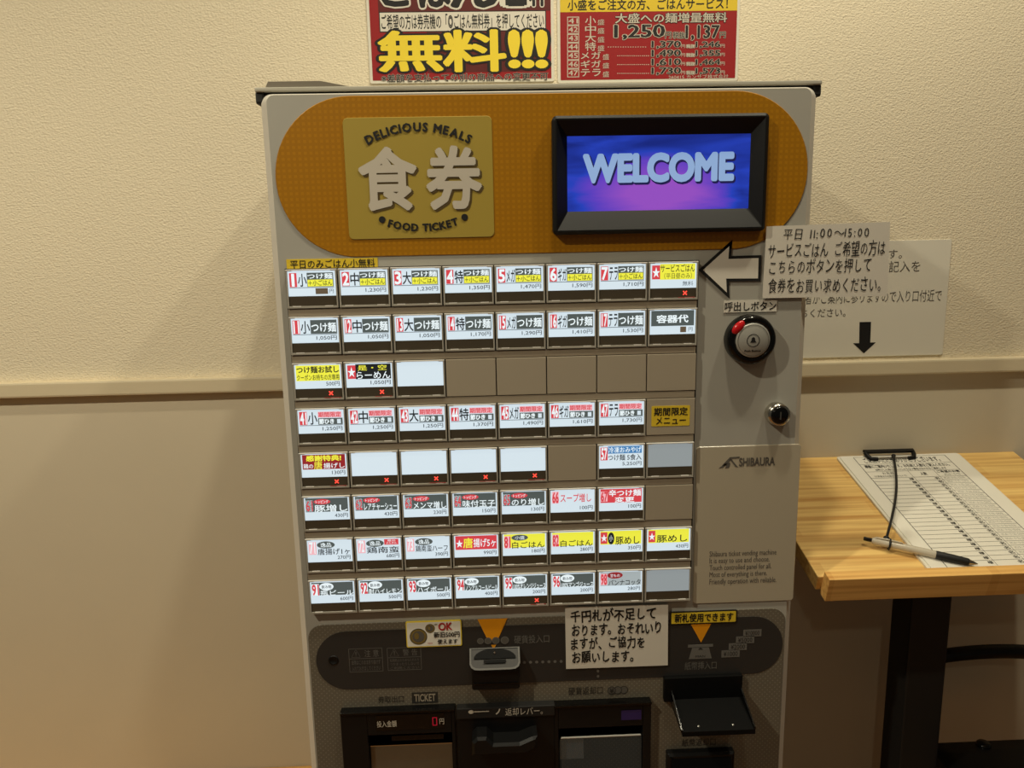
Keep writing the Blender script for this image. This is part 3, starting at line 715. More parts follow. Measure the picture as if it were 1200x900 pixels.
for t, x0, y0 in (('¥10000', 870.5, 737), ('¥5000', 862, 745), ('¥2000', 853.5, 753), ('¥1000', 845, 761.2)):
    q = RC(x0, y0, x0 + 21, y0 + 7.6); b.rect(f, *q, 'band_ink'); b.text(t, FR(-0.0021), q[0] + 0.0025, q[1] + 0.0017, q[2] - 0.0025, q[3] - 0.0017, 'band')
b.build('dark_band', T)
# inks printed on the dotted panel
f = FR(-0.0013)
b = MB(); b.text('券取出口', f, *RC(443, 815.5, 473.5, 822), 'panel_ink', 0.005); b.build('ticket_outlet_lettering', T)
b = MB(); q = RC(482.5, 811, 513.5, 822.5); b.rect(f, *q, 'panel_ink'); b.text('TICKET', FR(-0.0015), q[0] + 0.003, q[1] + 0.0025, q[2] - 0.003, q[3] - 0.0025, 'blank', 0.02); b.build('ticket_badge', T)
b = MB(); b.text('硬貨返却口', f, *RC(666, 805, 706, 812.5), 'panel_ink', 0.005); b.build('coin_return_lettering', T)
b = MB()
for i in (2, 1, 0):
    c = U(716.5 + i * 7.2, 808.2 - i * 0.2); b.ellipse(FR(-0.0013 - (2 - i) * 0.0002), c[0], c[1], 0.0052, 0.0054, 'panel_ink'); b.ellipse(FR(-0.0014 - (2 - i) * 0.0002), c[0], c[1], 0.0043, 0.0045, 'grey_ink')
    if i == 0: b.text('¥', FR(-0.0021), c[0] - 0.0025, c[1] - 0.003, c[0] + 0.0025, c[1] + 0.003, 'panel_ink', 0.02)
b.build('coin_icon', T)
b = MB()
for i in range(5):
    c = U(818.2 - i * 0.1, 834.5 + i * 6.6); b.ellipse(f, c[0], c[1], 0.0018, 0.002, 'panel_ink', 16)
b.build('dotted_guide', T)
b = MB(); b.text('紙幣返却口', f, *RC(799, 865.5, 838, 872.5), 'panel_ink', 0.005); b.build('note_return_lettering', T)
# orange pointers
def trap(pts, y):
    b = MB(); b.poly([U(*p) for p in pts], y, 'amber'); b.build('orange_pointer', T)
trap([(579, 751), (570.3, 746.5), (559.5, 724.8), (594.5, 723.6), (584.5, 746)], -0.00195)
trap([(578.3, 760.5), (575.5, 754.5), (581.3, 754.5)], -0.0022)
trap([(821, 752), (809, 730.5), (833, 729.8)], -0.00195)
# yellow sticker over the note slot
q = RC(785, 716.3, 862.5, 728.3)
b = MB(); b.prism(rrect(*q, 0.0012), -0.0026, -0.001, 'ink'); b.prism(rrect(q[0] + 0.0014, q[1] + 0.0014, q[2] - 0.0014, q[3] - 0.0014, 0.001), -0.0028, -0.0026, 'gold')
b.text('新札使用できます', FR(-0.0031), q[0] + 0.0055, q[1] + 0.0031, q[2] - 0.005, q[3] - 0.0028, 'ink', 0.025); o = b.build('note_sticker', T)
o['label'] = 'black-edged yellow sticker about new notes'
# coin sticker
c4 = [U(475.5, 728), U(540.5, 725), U(540.8, 755), U(477, 758)]
b = MB(); x0, z0, x1, z1 = c4[0][0], (c4[2][1] + c4[3][1]) / 2, c4[1][0], (c4[0][1] + c4[1][1]) / 2
b.prism(rrect(x0, z0, x1, z1, 0.002), -0.0026, -0.001, 'yellow_ink'); b.prism(rrect(x0 + 0.0012, z0 + 0.0012, x1 - 0.0012, z1 - 0.0012, 0.0015), -0.0028, -0.0026, 'paper_white')
w, h = x1 - x0, z1 - z0; f = FR(-0.0033)
for cu, cv, rr in ((0.22, 0.42, 0.0105), (0.435, 0.72, 0.0058)):
    b.ellipse(FR(-0.0030), x0 + w * cu, z0 + h * cv, rr, rr, 'ink'); b.ellipse(FR(-0.0031), x0 + w * cu, z0 + h * cv, rr * 0.93, rr * 0.93, 'coin'); b.ellipse(FR(-0.0032), x0 + w * cu, z0 + h * cv, rr * 0.68, rr * 0.68, 'grey_ink')
    b.ellipse(f, x0 + w * cu - rr * 0.2, z0 + h * cv + rr * 0.1, rr * 0.28, rr * 0.42, 'coin')
b.text('OK', f, x0 + w * 0.59, z0 + h * 0.64, x0 + w * 0.83, z0 + h * 0.92, 'red_ink', 0.03)
b.text('新旧500円', f, x0 + w * 0.50, z0 + h * 0.36, x0 + w * 0.96, z0 + h * 0.58, 'ink', 0.02)
b.text('使えます', f, x0 + w * 0.56, z0 + h * 0.11, x0 + w * 0.92, z0 + h * 0.29, 'ink', 0.02)
b.text('NEW', f, x0 + w * 0.51, z0 + h * 0.84, x0 + w * 0.57, z0 + h * 0.9, 'ink'); b.text('NEW', f, x0 + w * 0.38, z0 + h * 0.12, x0 + w * 0.47, z0 + h * 0.18, 'red_ink')
o = b.build('coin_sticker', T); o['label'] = 'white sticker with two coins and red OK'
# small lock in the band
sx, sz = U(391, 773)
b = MB(); b.lathe((sx, 0, sz), (0, -1, 0), [(0.0062, 0.0), (0.0062, 0.0022), (0.0048, 0.0026), (0.0042, 0.0018), (0, 0.0018)], 'black', 24); b.build('door_screw', T)

# coin slot: a hooded block with a grey scoop face
q = RC(550, 765, 610, 805, -0.012)
x0, z0, x1, z1 = q
b = MB()
zf = U(580, 785, -0.022)[1]
b.prism(rrect(x0 + 0.002, z0, x1 - 0.001, zf + 0.002, (0.003, 0.003, 0.001, 0.001)), -0.016, 0.0, 'black', 0.001)
b.box(x0 + 0.004, x1 - 0.003, -0.0172, -0.015, z0 + 0.008, z0 + 0.0092, 'black_gloss')
cs = b.build('coin_slot', T)
b = MB()
yt, yb_ = -0.002, -0.022
out = rrect(x0, 0, x1, 1, 0.0001)
def scoop(u, v): return (x0 + (x1 - x0) * u, yt + (yb_ - yt) * (1 - v), zf + (z1 - zf) * v)
ol = [scoop(p[0], p[1]) for p in ([(0, 1), (0, 0.28), (0.03, 0.12), (0.1, 0.02), (0.2, 0), (0.8, 0), (0.9, 0.02), (0.97, 0.12), (1, 0.28), (1, 1)])]
il = [scoop(p[0], p[1]) for p in ([(0.035, 0.96), (0.035, 0.3), (0.06, 0.18), (0.12, 0.1), (0.2, 0.08), (0.8, 0.08), (0.88, 0.1), (0.94, 0.18), (0.965, 0.3), (0.965, 0.96)])]
ul = [(p[0], p[1] + 0.004, p[2] - 0.006) for p in ol]
n = len(ol)
b.add(ol + il, [(i, i + 1, n + i + 1, n + i) for i in range(n - 1)] + [(n - 1, 0, n, 2 * n - 1)], 'slot_grey')
b.add(ol + ul, [(i, n + i, n + i + 1, i + 1) for i in range(n - 1)], 'black')
b.add([(p[0], p[1] + 0.0008, p[2] - 0.0006) for p in il], [range(n)], 'slot_dark')
arc = [scoop(0.5 + 0.42 * math.cos(PI * i / 12), 0.5 + 0.46 * math.sin(PI * i / 12)) for i in range(13)]
b.add([(p[0], p[1] - 0.0004, p[2] + 0.0004) for p in arc], [range(13)], 'tray_black')
sl = [scoop(u, v) for u, v in ((0.28, 0.30), (0.72, 0.30), (0.72, 0.44), (0.28, 0.44))]
b.add([(p[0], p[1] - 0.0009, p[2] + 0.0008) for p in sl], [(0, 1, 2, 3)], 'tray_black')
o = b.build('slot_face', cs); o['label'] = 'grey metal scoop around the coin slot'
b = MB(); c = scoop(0.5, 0.74); b.lathe((c[0], c[1] + 0.0005, c[2]), (0, -0.7, 0.7), [(0.0016, 0), (0.0014, 0.0022), (0, 0.0026)], 'chrome', 12); b.build('slot_pin', cs)

# note slot with tray
q = RC(777, 791, 866, 815)
b = MB(); b.box(q[0], q[2] + 0.001, -0.008, 0.0, q[1], q[3], 'tray_black', 0.001)
ns = b.build('note_slot', T)
xs0, xs1 = q[0] + 0.008, q[2] + 0.001
b = MB(); yb2 = -0.058; zt = q[1] + 0.004; zb2 = q[1] - 0.006
b.add([(xs0, -0.004, zt), (xs1, -0.004, zt), (xs1 - 0.001, yb2, zb2), (xs0 + 0.002, yb2, zb2),
       (xs0, -0.004, zt - 0.004), (xs1, -0.004, zt - 0.004), (xs1 - 0.001, yb2, zb2 - 0.006), (xs0 + 0.002, yb2, zb2 - 0.006)],
      [(3, 2, 1, 0), (4, 5, 6, 7), (7, 6, 2, 3), (0, 4, 7, 3), (1, 2, 6, 5)], 'tray_black')
for xx in (xs0 + 0.001, xs1 - 0.0015):
    b.add([(xx - 0.0008, -0.004, zt + 0.013), (xx + 0.0008, -0.004, zt + 0.013), (xx + 0.0008, yb2, zb2 + 0.003), (xx - 0.0008, yb2, zb2 + 0.003),
           (xx - 0.0008, -0.004, zt), (xx + 0.0008, -0.004, zt), (xx + 0.0008, yb2, zb2), (xx - 0.0008, yb2, zb2)],
          [(3, 2, 1, 0), (3, 0, 4, 7), (2, 6, 5, 1), (3, 7, 6, 2)], 'black_gloss')
b.build('note_tray', ns)
for uu in (0.26, 0.72):
    g = MB(); xx = xs0 + (xs1 - xs0) * uu; g.lathe((xx, yb2 + 0.008, zb2 + 0.0012), (0, 0, 1), [(0.0018, 0), (0.0012, 0.0012), (0, 0.0014)], 'steel', 12); g.build('tray_stud', ns)
# note return below
q = RC(780, 877.5, 856, 930)
b = MB(); b.prism(rrect(q[0], q[1], q[2], q[3], 0.002), -0.012, 0.0, 'black', 0.003); nr = b.build('note_return', T)
b = MB(); b.add([(q[0] + 0.005, -0.0125, q[3] - 0.006), (q[2] - 0.005, -0.0125, q[3] - 0.006), (q[2] - 0.005, -0.030, q[1] + 0.006), (q[0] + 0.005, -0.030, q[1] + 0.006)], [(3, 2, 1, 0)], 'black_gloss'); b.build('return_flap', nr)

# ticket tray, lever, coin return
def Q(x0, y0, x1, y1, Y=-0.008): return RC(x0, y0, x1, y1, Y)
BZ = 0.36
def frame_box(b, x0, z0, x1, z1, ix0, iz0, ix1, iz1, yf, m):
    for a in ((x0, ix0, z0, z1), (ix1, x1, z0, z1), (ix0, ix1, iz1, z1), (ix0, ix1, z0, iz0)):
        if a[1] - a[0] > 1e-4 and a[3] - a[2] > 1e-4: b.box(a[0], a[1], yf, 0.0, a[2], a[3], m, 0.0012)
o0 = Q(398.5, 834, 533, 835); i0 = Q(431.5, 861, 530, 862)
x0, x1, zt = o0[0], o0[2], o0[3]; ix0, ix1, izt = i0[0], i0[2], i0[3]
b = MB(); frame_box(b, x0, BZ, x1, zt, ix0, BZ + 0.01, ix1, izt, -0.010, 'black')
b.prism(rrect(x0, zt - 0.0035, x1 + 0.001, zt + 0.0005, 0.0015), -0.0125, 0.0, 'black_gloss', 0.001)
tt = b.build('ticket_tray', T)
b = MB(); q = Q(440, 839, 521, 853.5, -0.0105); b.rect(FR(-0.0104), *q, 'black_gloss')
f = FR(-0.0107)
b.text('投入金額', f, *Q(441.5, 845, 465, 851.5, -0.0105), 'print_white', 0.01); b.text('円', f, *Q(515, 842, 520.5, 848.5, -0.0105), 'print_white', 0.01)
d = Q(506.5, 840.5, 512.5, 850, -0.0105); w = 0.0011
b.rect(f, d[0], d[1], d[2], d[1] + w, 'seg_red'); b.rect(f, d[0], d[3] - w, d[2], d[3], 'seg_red'); b.rect(f, d[0], d[1], d[0] + w, d[3], 'seg_red'); b.rect(f, d[2] - w, d[1], d[2], d[3], 'seg_red')
b.build('amount_display', tt)
b = MB(); b.rect(FR(-0.001), ix0, BZ + 0.01, ix1, izt, 'worn_steel')
s = Q(459, 861.5, 520, 864.5, -0.002); b.box(s[0], s[2], -0.004, -0.001, s[1], s[3], 'black_gloss'); b.build('tray_back', tt)
b = MB(); k = Q(432, 877, 530, 878, -0.006)[3]
b.add([(ix0 + 0.001, -0.003, k), (ix1 - 0.001, -0.003, k), (ix1 - 0.001, -0.009, BZ + 0.011), (ix0 + 0.001, -0.009, BZ + 0.011)], [(3, 2, 1, 0)], 'worn_steel')
b.add([(ix0 + 0.001, -0.003, k), (ix0 + 0.001, -0.003, k + 0.001), (ix1 - 0.001, -0.003, k + 0.001), (ix1 - 0.001, -0.003, k)], [(3, 2, 1, 0)], 'chrome'); 
o = b.build('ticket_flap', tt); o['label'] = 'scratched steel ticket flap'

l0 = Q(535, 828.5, 650, 830); x0, x1, zt = l0[0], l0[2], l0[3] - 0.0005
zs = Q(535, 841, 650, 843)[3]
b = MB(); b.box(x0, x1, -0.012, 0.0, zs, zt, 'black_matt', 0.0012); b.box(x0, x1, -0.009, 0.0, BZ, zs, 'black', 0.0012)
lv = b.build('return_lever_housing', T)
f = FR(-0.0124)
b = MB(); q = Q(544, 829.5, 640, 839, -0.012)
c = U(552, 834.2, -0.012); b.ellipse(f, c[0], c[1], 0.0033, 0.0025, 'print_white'); b.rect(f, c[0] + 0.002, c[1] - 0.0005, c[0] + 0.022, c[1] + 0.0007, 'print_white')
b.text('返却レバー。', f, *Q(592, 829.8, 636, 836.8, -0.012), 'print_white', 0.0)
b.text('ノ', f, *Q(581, 830.8, 586, 836.5, -0.012), 'print_white', 0.05); b.build('lever_lettering', lv)
b = MB()                                         # the handle: a bent grip
h0, h1 = U(553, 868, -0.03), U(630, 866, -0.03)
zh = U(590, 884, -0.03)[1]
b.prism([(h0[0], zh), (h1[0] - 0.012, zh), (h1[0], zh + 0.008), (h1[0], zh + 0.023), (h1[0] - 0.006, zh + 0.022), (h1[0] - 0.022, zh + 0.015), (h0[0] + 0.026, zh + 0.015), (h0[0] + 0.018, zh + 0.024), (h0[0] + 0.006, zh + 0.024), (h0[0], zh + 0.018)], -0.032, -0.006, 'black', 0.003)
b.build('return_lever', lv)

c0 = Q(649.5, 824.5, 763, 825); ci = Q(654.5, 853, 753, 855)
x0, x1, zt = c0[0], c0[2], c0[3] - 0.001; ix0, ix1, izt = ci[0], ci[2], ci[3]
b = MB(); frame_box(b, x0, BZ, x1, zt, ix0, BZ + 0.01, ix1, izt, -0.010, 'black')
b.prism(rrect(x0 - 0.001, zt - 0.0035, x1, zt + 0.0005, 0.0015), -0.0125, 0.0, 'black_gloss', 0.001)
cr = b.build('coin_return', T)
b = MB(); q = Q(728, 832.5, 751.5, 843, -0.0105); b.rect(FR(-0.0107), *q, 'purple_window'); o = b.build('status_window', cr); o['label'] = 'dim purple indicator window'
b = MB(); b.rect(FR(-0.001), ix0, BZ + 0.01, ix1, izt, 'worn_steel')
q = Q(656, 866, 684, 889, -0.002); b.rect(FR(-0.0016), *q, 'blue_plate'); b.build('coin_bowl', cr)
b = MB(); k = U(700, 863, -0.006)[1]
b.tube([(ix0 + 0.003, -0.006, k), (ix1 - 0.002, -0.006, k)], 0.0012, 'white_strip', 8); b.build('flap_hinge', cr)  # white in place of metal: the hinge's bright reflection put into its colour
b = MB(); b.rect(FR(-0.007), ix0 + 0.001, BZ + 0.012, ix1 - 0.001, k - 0.001, 'clear'); b.build('clear_flap', cr)

# ------------------------------------------------------------------ papers and button stuck on the machine
def sheet(name, px4, Y, th, m, lift=0.0004):
    p = [U(*q, Y) for q in px4]
    b = MB(); tl, tr, br, bl = p
    b.prism([bl, br, tr, tl], Y, Y + th, m)
    v = [(a[0], Y, a[1]) for a in p]
    return b, QF(*v, lift=lift)
def org4(px4, Y): 
    p = [U(*q, Y) for q in px4]; return (sum(a[0] for a in p) / 4, Y, sum(a[1] for a in p) / 4)
c4 = [(898.2, 265.3), (1043.2, 260), (1039.8, 347), (893.6, 349.5)]
b, f = sheet('n', c4, -0.0034, 0.0006, 'paper')
b.hand('平日 11:00～15:00', f, 0.14, 0.795, 0.83, 0.96, 'ink', 0.0)
b.hand('サービスごはん ご希望の方は', f, 0.025, 0.545, 0.965, 0.755, 'ink', 0.0)
b.hand('こちらのボタンを押して', f, 0.04, 0.32, 0.86, 0.53, 'ink', 0.0)
b.hand('食券をお買い求めください。', f, 0.04, 0.055, 0.94, 0.27, 'ink', 0.0)
tag(b.build('handwritten_notice', org=org4(c4, -0.003)), 'pale paper handwritten in thin black pen, stuck at the machine edge right of the arrow', 'notice')
a7 = [U(*p, -0.0012) for p in ((818.7, 316.5), (855, 350.2), (854.3, 329.8), (891.3, 329.6), (892.3, 298.9), (857, 300), (858.5, 280.5))]
b = MB(); b.prism(a7, -0.0012, -0.0004, 'ink'); b.poly(inset(a7, 0.0032), -0.0015, 'paper')
tag(b.build('paper_arrow', org=(a7[0][0], -0.001, a7[0][1])), 'paper arrow with thick black outline pointing left at the top button row', 'arrow')
c4 = [(662.2, 711.8), (783, 708.6), (782.6, 779.7), (663.4, 784)]
b, f = sheet('n', c4, -0.0040, 0.0006, 'paper')
for i, t in enumerate(('千円札が不足して', 'おります。おそれいり', 'ますが、ご協力を', 'お願いします。')):
    v = 0.755 - i * 0.225; b.hand(t, f, 0.05 + 0.01 * (i % 2), v, (0.88, 0.93, 0.77, 0.66)[i], v + 0.2, 'ink', 0.022, 0.1)
tag(b.build('handwritten_notice', org=org4(c4, -0.004)), 'pale paper in bold black brush handwriting, taped above the coin return', 'notice')
kx, kz = U(879.5, 398, -0.008)
CB = tag(empty('call_button', (kx, -0.0004, kz)), 'round black call button with silver centre and red lamp on the machine', 'button')
b = MB(); b.lathe((kx, -0.0004, kz), (0, -1, 0), [(0.0283, 0.0), (0.0283, 0.009), (0.0268, 0.0135), (0.0235, 0.0155), (0.0205, 0.015), (0.0200, 0.0135), (0.0, 0.0135)], 'black_gloss', 48); b.build('casing', CB)
b = MB(); b.lathe((kx, -0.0125, kz), (0, -1, 0), [(0.0195, 0.0), (0.0195, 0.0035), (0.0185, 0.0042), (0, 0.0042)], 'silver_disc', 48)
f = FR(-0.0170)
def ring_flat(r0, r1, m):
    n = 40; b.add([f(kx + r * math.cos(2 * PI * i / n), kz + r * math.sin(2 * PI * i / n)) for r in (r0, r1) for i in range(n)], [(i, (i + 1) % n, n + (i + 1) % n, n + i) for i in range(n)], m)
ring_flat(0.0172, 0.0177, 'grey_ink'); ring_flat(0.0066, 0.0074, 'ink')
b.poly([(kx - 0.0036, kz - 0.0022), (kx + 0.0036, kz - 0.0022), (kx + 0.0022, kz - 0.0002), (kx + 0.0018, kz + 0.0028), (kx, kz + 0.004), (kx - 0.0018, kz + 0.0028), (kx - 0.0022, kz - 0.0002)], -0.0170, 'ink')
b.text('Push Button', f, kx - 0.0095, kz - 0.0128, kx + 0.0085, kz - 0.0104, 'ink', 0.02); b.build('push_disc', CB)
b = MB(); sp = bmesh.new(); bmesh.ops.create_uvsphere(sp, u_segments=20, v_segments=12, radius=1)
ra = math.radians(138); cxr, czr = kx + 0.0222 * math.cos(ra), kz + 0.0222 * math.sin(ra)
for v in sp.verts:
    t, n2 = v.co.x * 0.0095, v.co.z * 0.0052
    v.co = Vector((cxr + n2 * math.cos(ra) - t * math.sin(ra), -0.0145 + v.co.y * 0.0035, czr + n2 * math.sin(ra) + t * math.cos(ra)))
b.bm(sp, 'lock_red', True); o = b.build('red_lamp', CB); o['label'] = 'glossy red lamp'
q = RC(848.5, 352.5, 910, 365, -0.0006)
b = MB(); b.box(q[0], q[2], -0.0009, -0.0003, q[1], q[3], 'paper'); b.text('呼出しボタン', FR(-0.0012), q[0] + 0.001, q[1] + 0.0016, q[2] - 0.001, q[3] - 0.0016, 'ink', 0.012)
tag(b.build('label_strip', org=(q[0], -0.0003, q[1])), 'narrow paper strip of black lettering just above the round call button', 'label')

# ------------------------------------------------------------------ posters on the wall
WY = WALL_Y - 0.0008
def wall_sheet(x0, z0, x1, z1, name, label, margin, draw):
    t = tag(empty(name, ((x0 + x1) / 2, WY, z0)), label, 'poster')
    b = MB(); b.prism(rrect(x0, z0, x1, z1, 0.003), WY - 0.001, WY + 0.0006, 'laminate', 0.0003); b.build('laminate', t)
    b = MB(); draw(b, x0 + margin, z0 + margin, x1 - margin, z1 - margin); b.build('print', t)
    return t
pa, pc = U(434, 98.5, WALL_Y), U(649.5, 98, WALL_Y)
y1 = WY - 0.0013
def at_(l): return FR(y1 - l)
def poster_a(b, x0, z0, x1, z1):
    w, h = x1 - x0, z1 - z0
    def q(px0, py0, px1, py1): 
        a, c = U(px0, py0, WALL_Y), U(px1, py1, WALL_Y); return a[0], c[1], c[0], a[1]
    b.rect(at_(0), x0, z0, x1, z1, 'deep_red')
    g = q(500, 34, 640, 84); b.rect(at_(0.00005), *g, 'maroon')
    g = q(444, 14.5, 640, 36.5); b.rect(at_(0.0001), *g, 'ink'); g2 = (g[0] + 0.0012, g[1] + 0.0012, g[2] - 0.0012, g[3] - 0.0012); b.rect(at_(0.0002), *g2, 'paper')
    b.text('ご希望の方は券売機の「◎ごはん無料券」を押してください', at_(0.0003), g2[0] + 0.002, g2[1] + 0.0025, g2[2] - 0.002, g2[3] - 0.0025, 'ink', 0.012)
    for t, a in (('無', (444, 38, 518, 83)), ('料', (520, 37, 592, 83))):
        b.text(t, at_(0.0006), *q(*a), 'yellow_ink', 0.03, under=[(0.075, 'ink', at_(0.0004))])
    for i in range(3): b.text('!', at_(0.0006), *q(597 + i * 16, 37, 608 + i * 16, 79), 'yellow_ink', 0.03, under=[(0.075, 'ink', at_(0.0004))])
    g = q(447, 87.5, 642, 94.5); b.text('※差額を支払っての別の商品への変更不可', at_(0.0004), *g, 'ink', 0.014, under=[(0.034, 'paper', at_(0.0003))])
    g = q(452, -22, 600, 8); b.rect(at_(0.00008), *q(440, -60, 645, 13), 'maroon')
    for t, a in (('ご', (447, -30, 485, 7)), ('は', (491, -30, 527, 8)), ('ん', (529, -30, 584, 8)), ('1', (597, -30, 612, 6)), ('杯', (620, -20, 642, 7))):
        b.text(t, at_(0.0006), *q(*a), 'ink', 0.04, under=[(0.085, 'paper', at_(0.0004))])
wall_sheet(pa[0], pa[1], pc[0], pa[1] + 0.215, 'laminated_poster', 'red laminated wall poster with huge yellow characters, left one above the machine', 0.0042, poster_a)
pa, pc = U(653.5, 98, WALL_Y), U(864, 96, WALL_Y)
def poster_b(b, x0, z0, x1, z1):
    def q(px0, py0, px1, py1):
        a, c = U(px0, py0, WALL_Y), U(px1, py1, WALL_Y); return a[0], c[1], c[0], a[1]
    b.rect(at_(0), x0, z0, x1, z1, 'deep_red')
    g = q(650, -60, 870, 12.8); b.rect(at_(0.0001), x0, g[1], x1, z1, 'gold')
    b.text('小盛をご注文の方、ごはんサービス！', at_(0.0003), *q(665, 0.5, 852, 11), 'ink', 0.018)
    b.text('大盛への麺増量無料', at_(0.0004), *q(721, 16.5, 851, 26.5), 'print_white', 0.02, under=[(0.06, 'ink', at_(0.0003))])
    for i, (n, s_) in enumerate((('41', '小'), ('42', '中'), ('43', '大'), ('44', '特'), ('45', 'メガ'), ('46', 'ギガ'), ('47', 'テラ'))):
        yy = 20.2 + i * 10.15
        g = q(664.5, yy, 678.5, yy + 9.8); b.rect(at_(0.0001), *g, 'print_white'); k = 0.0011
        b.rect(at_(0.0002), g[0] + k, g[1] + k, g[2] - k, g[3] - k, 'deep_red')
        b.text(n, at_(0.0003), g[0] + 0.002, g[1] + 0.0025, g[2] - 0.002, g[3] - 0.0022, 'print_white', 0.015)
        if len(s_) == 1: b.text(s_, at_(0.0003), *q(685.5, yy - 0.5, 698, yy + 9.3), 'print_white', 0.01); b.text('盛', at_(0.0003), *q(700, yy + 3, 708, yy + 9.5), 'print_white', 0.0)
        else: b.text(s_, at_(0.0003), *q(680.5, yy + 0.5, 703.5, yy + 8.5), 'print_white', 0.015); b.text('盛', at_(0.0003), *q(706, yy + 3, 713.5, yy + 9.5), 'print_white', 0.0)
    o_ = [(0.06, 'print_white', at_(0.0003))]
    b.text('1,250', at_(0.0004), *q(720, 30, 778, 46), 'ink', 0.03, under=o_); b.text('円', at_(0.0004), *q(779, 38, 786, 45.5), 'ink', 0.02, under=o_)
    b.text('税抜', at_(0.0004), *q(788, 38, 802.5, 45.5), 'ink', 0.02, under=o_); b.text('1,137', at_(0.0004), *q(803.5, 30.5, 842, 47), 'ink', 0.03, under=o_); b.text('円', at_(0.0004), *q(843, 38, 849.5, 45), 'ink', 0.02, under=o_)
    for i, (p1, p2) in enumerate((('1,370', '1,246'), ('1,490', '1,355'), ('1,610', '1,464'), ('1,730', '1,573'))):
        yy = 48.8 + i * 10.3
        for k in range(16): 
            g = q((712 if i == 0 else 723) + k * (2.9 if i == 0 else 2.4), yy + 6.3, (713.2 if i == 0 else 724.2) + k * (2.9 if i == 0 else 2.4), yy + 7.2); b.rect(at_(0.0002), *g, 'print_white')
        b.text(p1, at_(0.0004), *q(763.5, yy, 797, yy + 8.2), 'ink', 0.03, under=o_); b.text('円', at_(0.0004), *q(798, yy + 4, 802, yy + 8), 'print_white', 0.01)
        b.text('税抜', at_(0.0004), *q(803.5, yy + 3.8, 813.5, yy + 8), 'ink', 0.01, under=o_); b.text(p2, at_(0.0004), *q(815, yy + 0.5, 843, yy + 7.6), 'ink', 0.03, under=o_); b.text('円', at_(0.0004), *q(844, yy + 3.5, 848.5, yy + 7.5), 'print_white', 0.01)
    b.text('260415 カンサブ株式会社', at_(0.0003), *q(783, 88.3, 853, 92.5), 'print_white', 0.0)
wall_sheet(pa[0], pa[1], pc[0], pa[1] + 0.215, 'laminated_poster', 'red and yellow laminated price list poster, right one above the machine', 0.0042, poster_b)
na, nc = U(1115, 280.5, WALL_Y), U(1106.5, 416.5, WALL_Y)
def notice(b, x0, z0, x1, z1):
    def q(px0, py0, px1, py1):
        a, c = U(px0, py0, WALL_Y), U(px1, py1, WALL_Y); return a[0], c[1], c[0], a[1]
    b.text('店内が満席の場合がございます。', at_(0), *q(870, 295.5, 1056, 303), 'grey_ink', 0.0)
    b.text('下の用紙にお名前の記入を', at_(0), *q(925, 308.5, 1077, 318.5), 'grey_ink', 0.0)
    b.text('お願いいたします', at_(0), *q(870, 328, 1000, 337), 'grey_ink', 0.0)
    b.text('係の者がご案内に参りますので入り口付近で', at_(0), *q(925, 343, 1102, 353), 'grey_ink', 0.0)
    b.text('お待ちください。', at_(0), *q(918, 362.5, 990, 371), 'grey_ink', 0.0)
    s_ = lambda px, py: U(px, py, WALL_Y)
    b.poly([s_(*p) for p in ((1011.5, 413.8), (1025.5, 401), (1019, 401.2), (1020, 377), (1006.5, 377.3), (1006, 402), (999, 402))][::1], y1 - 0.0001, 'ink')
wall_sheet(na[0] - 0.28, nc[1] + 0.0015, na[0], na[1], 'wall_notice', 'pale laminated notice with thick black down arrow, on the wall over the table', 0.004, notice)

# ------------------------------------------------------------------ the sloping table
SLOPE = math.radians(16)
TO = Vector((0, 0.29, 0.9651)); TE = Vector((0, math.cos(SLOPE), math.sin(SLOPE))); TN = Vector((0, -math.sin(SLOPE), math.cos(SLOPE)))
def tw(x, s_, h): return Vector((x, 0, 0)) + TO + TE * s_ + TN * h          # along the top: x, up the slope, above the top
def on_top(px, py, h):
    d = ray(px, py); o_ = Vector((CX, CY, CZ)); t = ((TO + TN * h - o_).dot(TN)) / d.dot(TN); p = o_ + d * t
    return p.x, (p - TO).dot(TE)
def remap(b): b.V = [tuple(tw(*v)) for v in b.V]; return b
tx0, tx1, ts0, ts1 = 0.3415, 0.777, -0.2755, 0.002
TB = tag(empty('sloping_table', (0.559, 0.14, 0)), 'small sloping pine table with front lip, on black pillar right of the machine', 'table')
b = MB(); b.box(tx0, tx1, ts0, ts1, -0.021, 0, 'pine', 0.0015); remap(b).build('tabletop', TB)
b = MB(); b.box(tx0 + 0.0065, tx1, ts0 - 0.016, ts0 - 0.0002, -0.026, 0.0085, 'pine_strip', 0.001); o = remap(b).build('front_lip', TB); o['label'] = 'pale pine lip along the front edge'
zt_ = tw(0, -0.155, -0.0215).z
b = MB(); b.box(0.521, 0.578, 0.115, 0.165, 0.012, zt_ - 0.012, 'black_matt', 0.003); b.build('pillar_leg', TB)
b = MB(); b.box(0.46, 0.64, -0.235, -0.075, -0.026, -0.0212, 'black_matt'); remap(b)
b.box(0.517, 0.582, 0.111, 0.169, zt_ - 0.03, zt_ - 0.004, 'black_matt'); b.build('mounting_plate', TB)
b = MB(); b.box(0.42, 0.59, 0.0, 0.27, 0, 0.012, 'black_matt', 0.003); b.build('base_plate', TB)

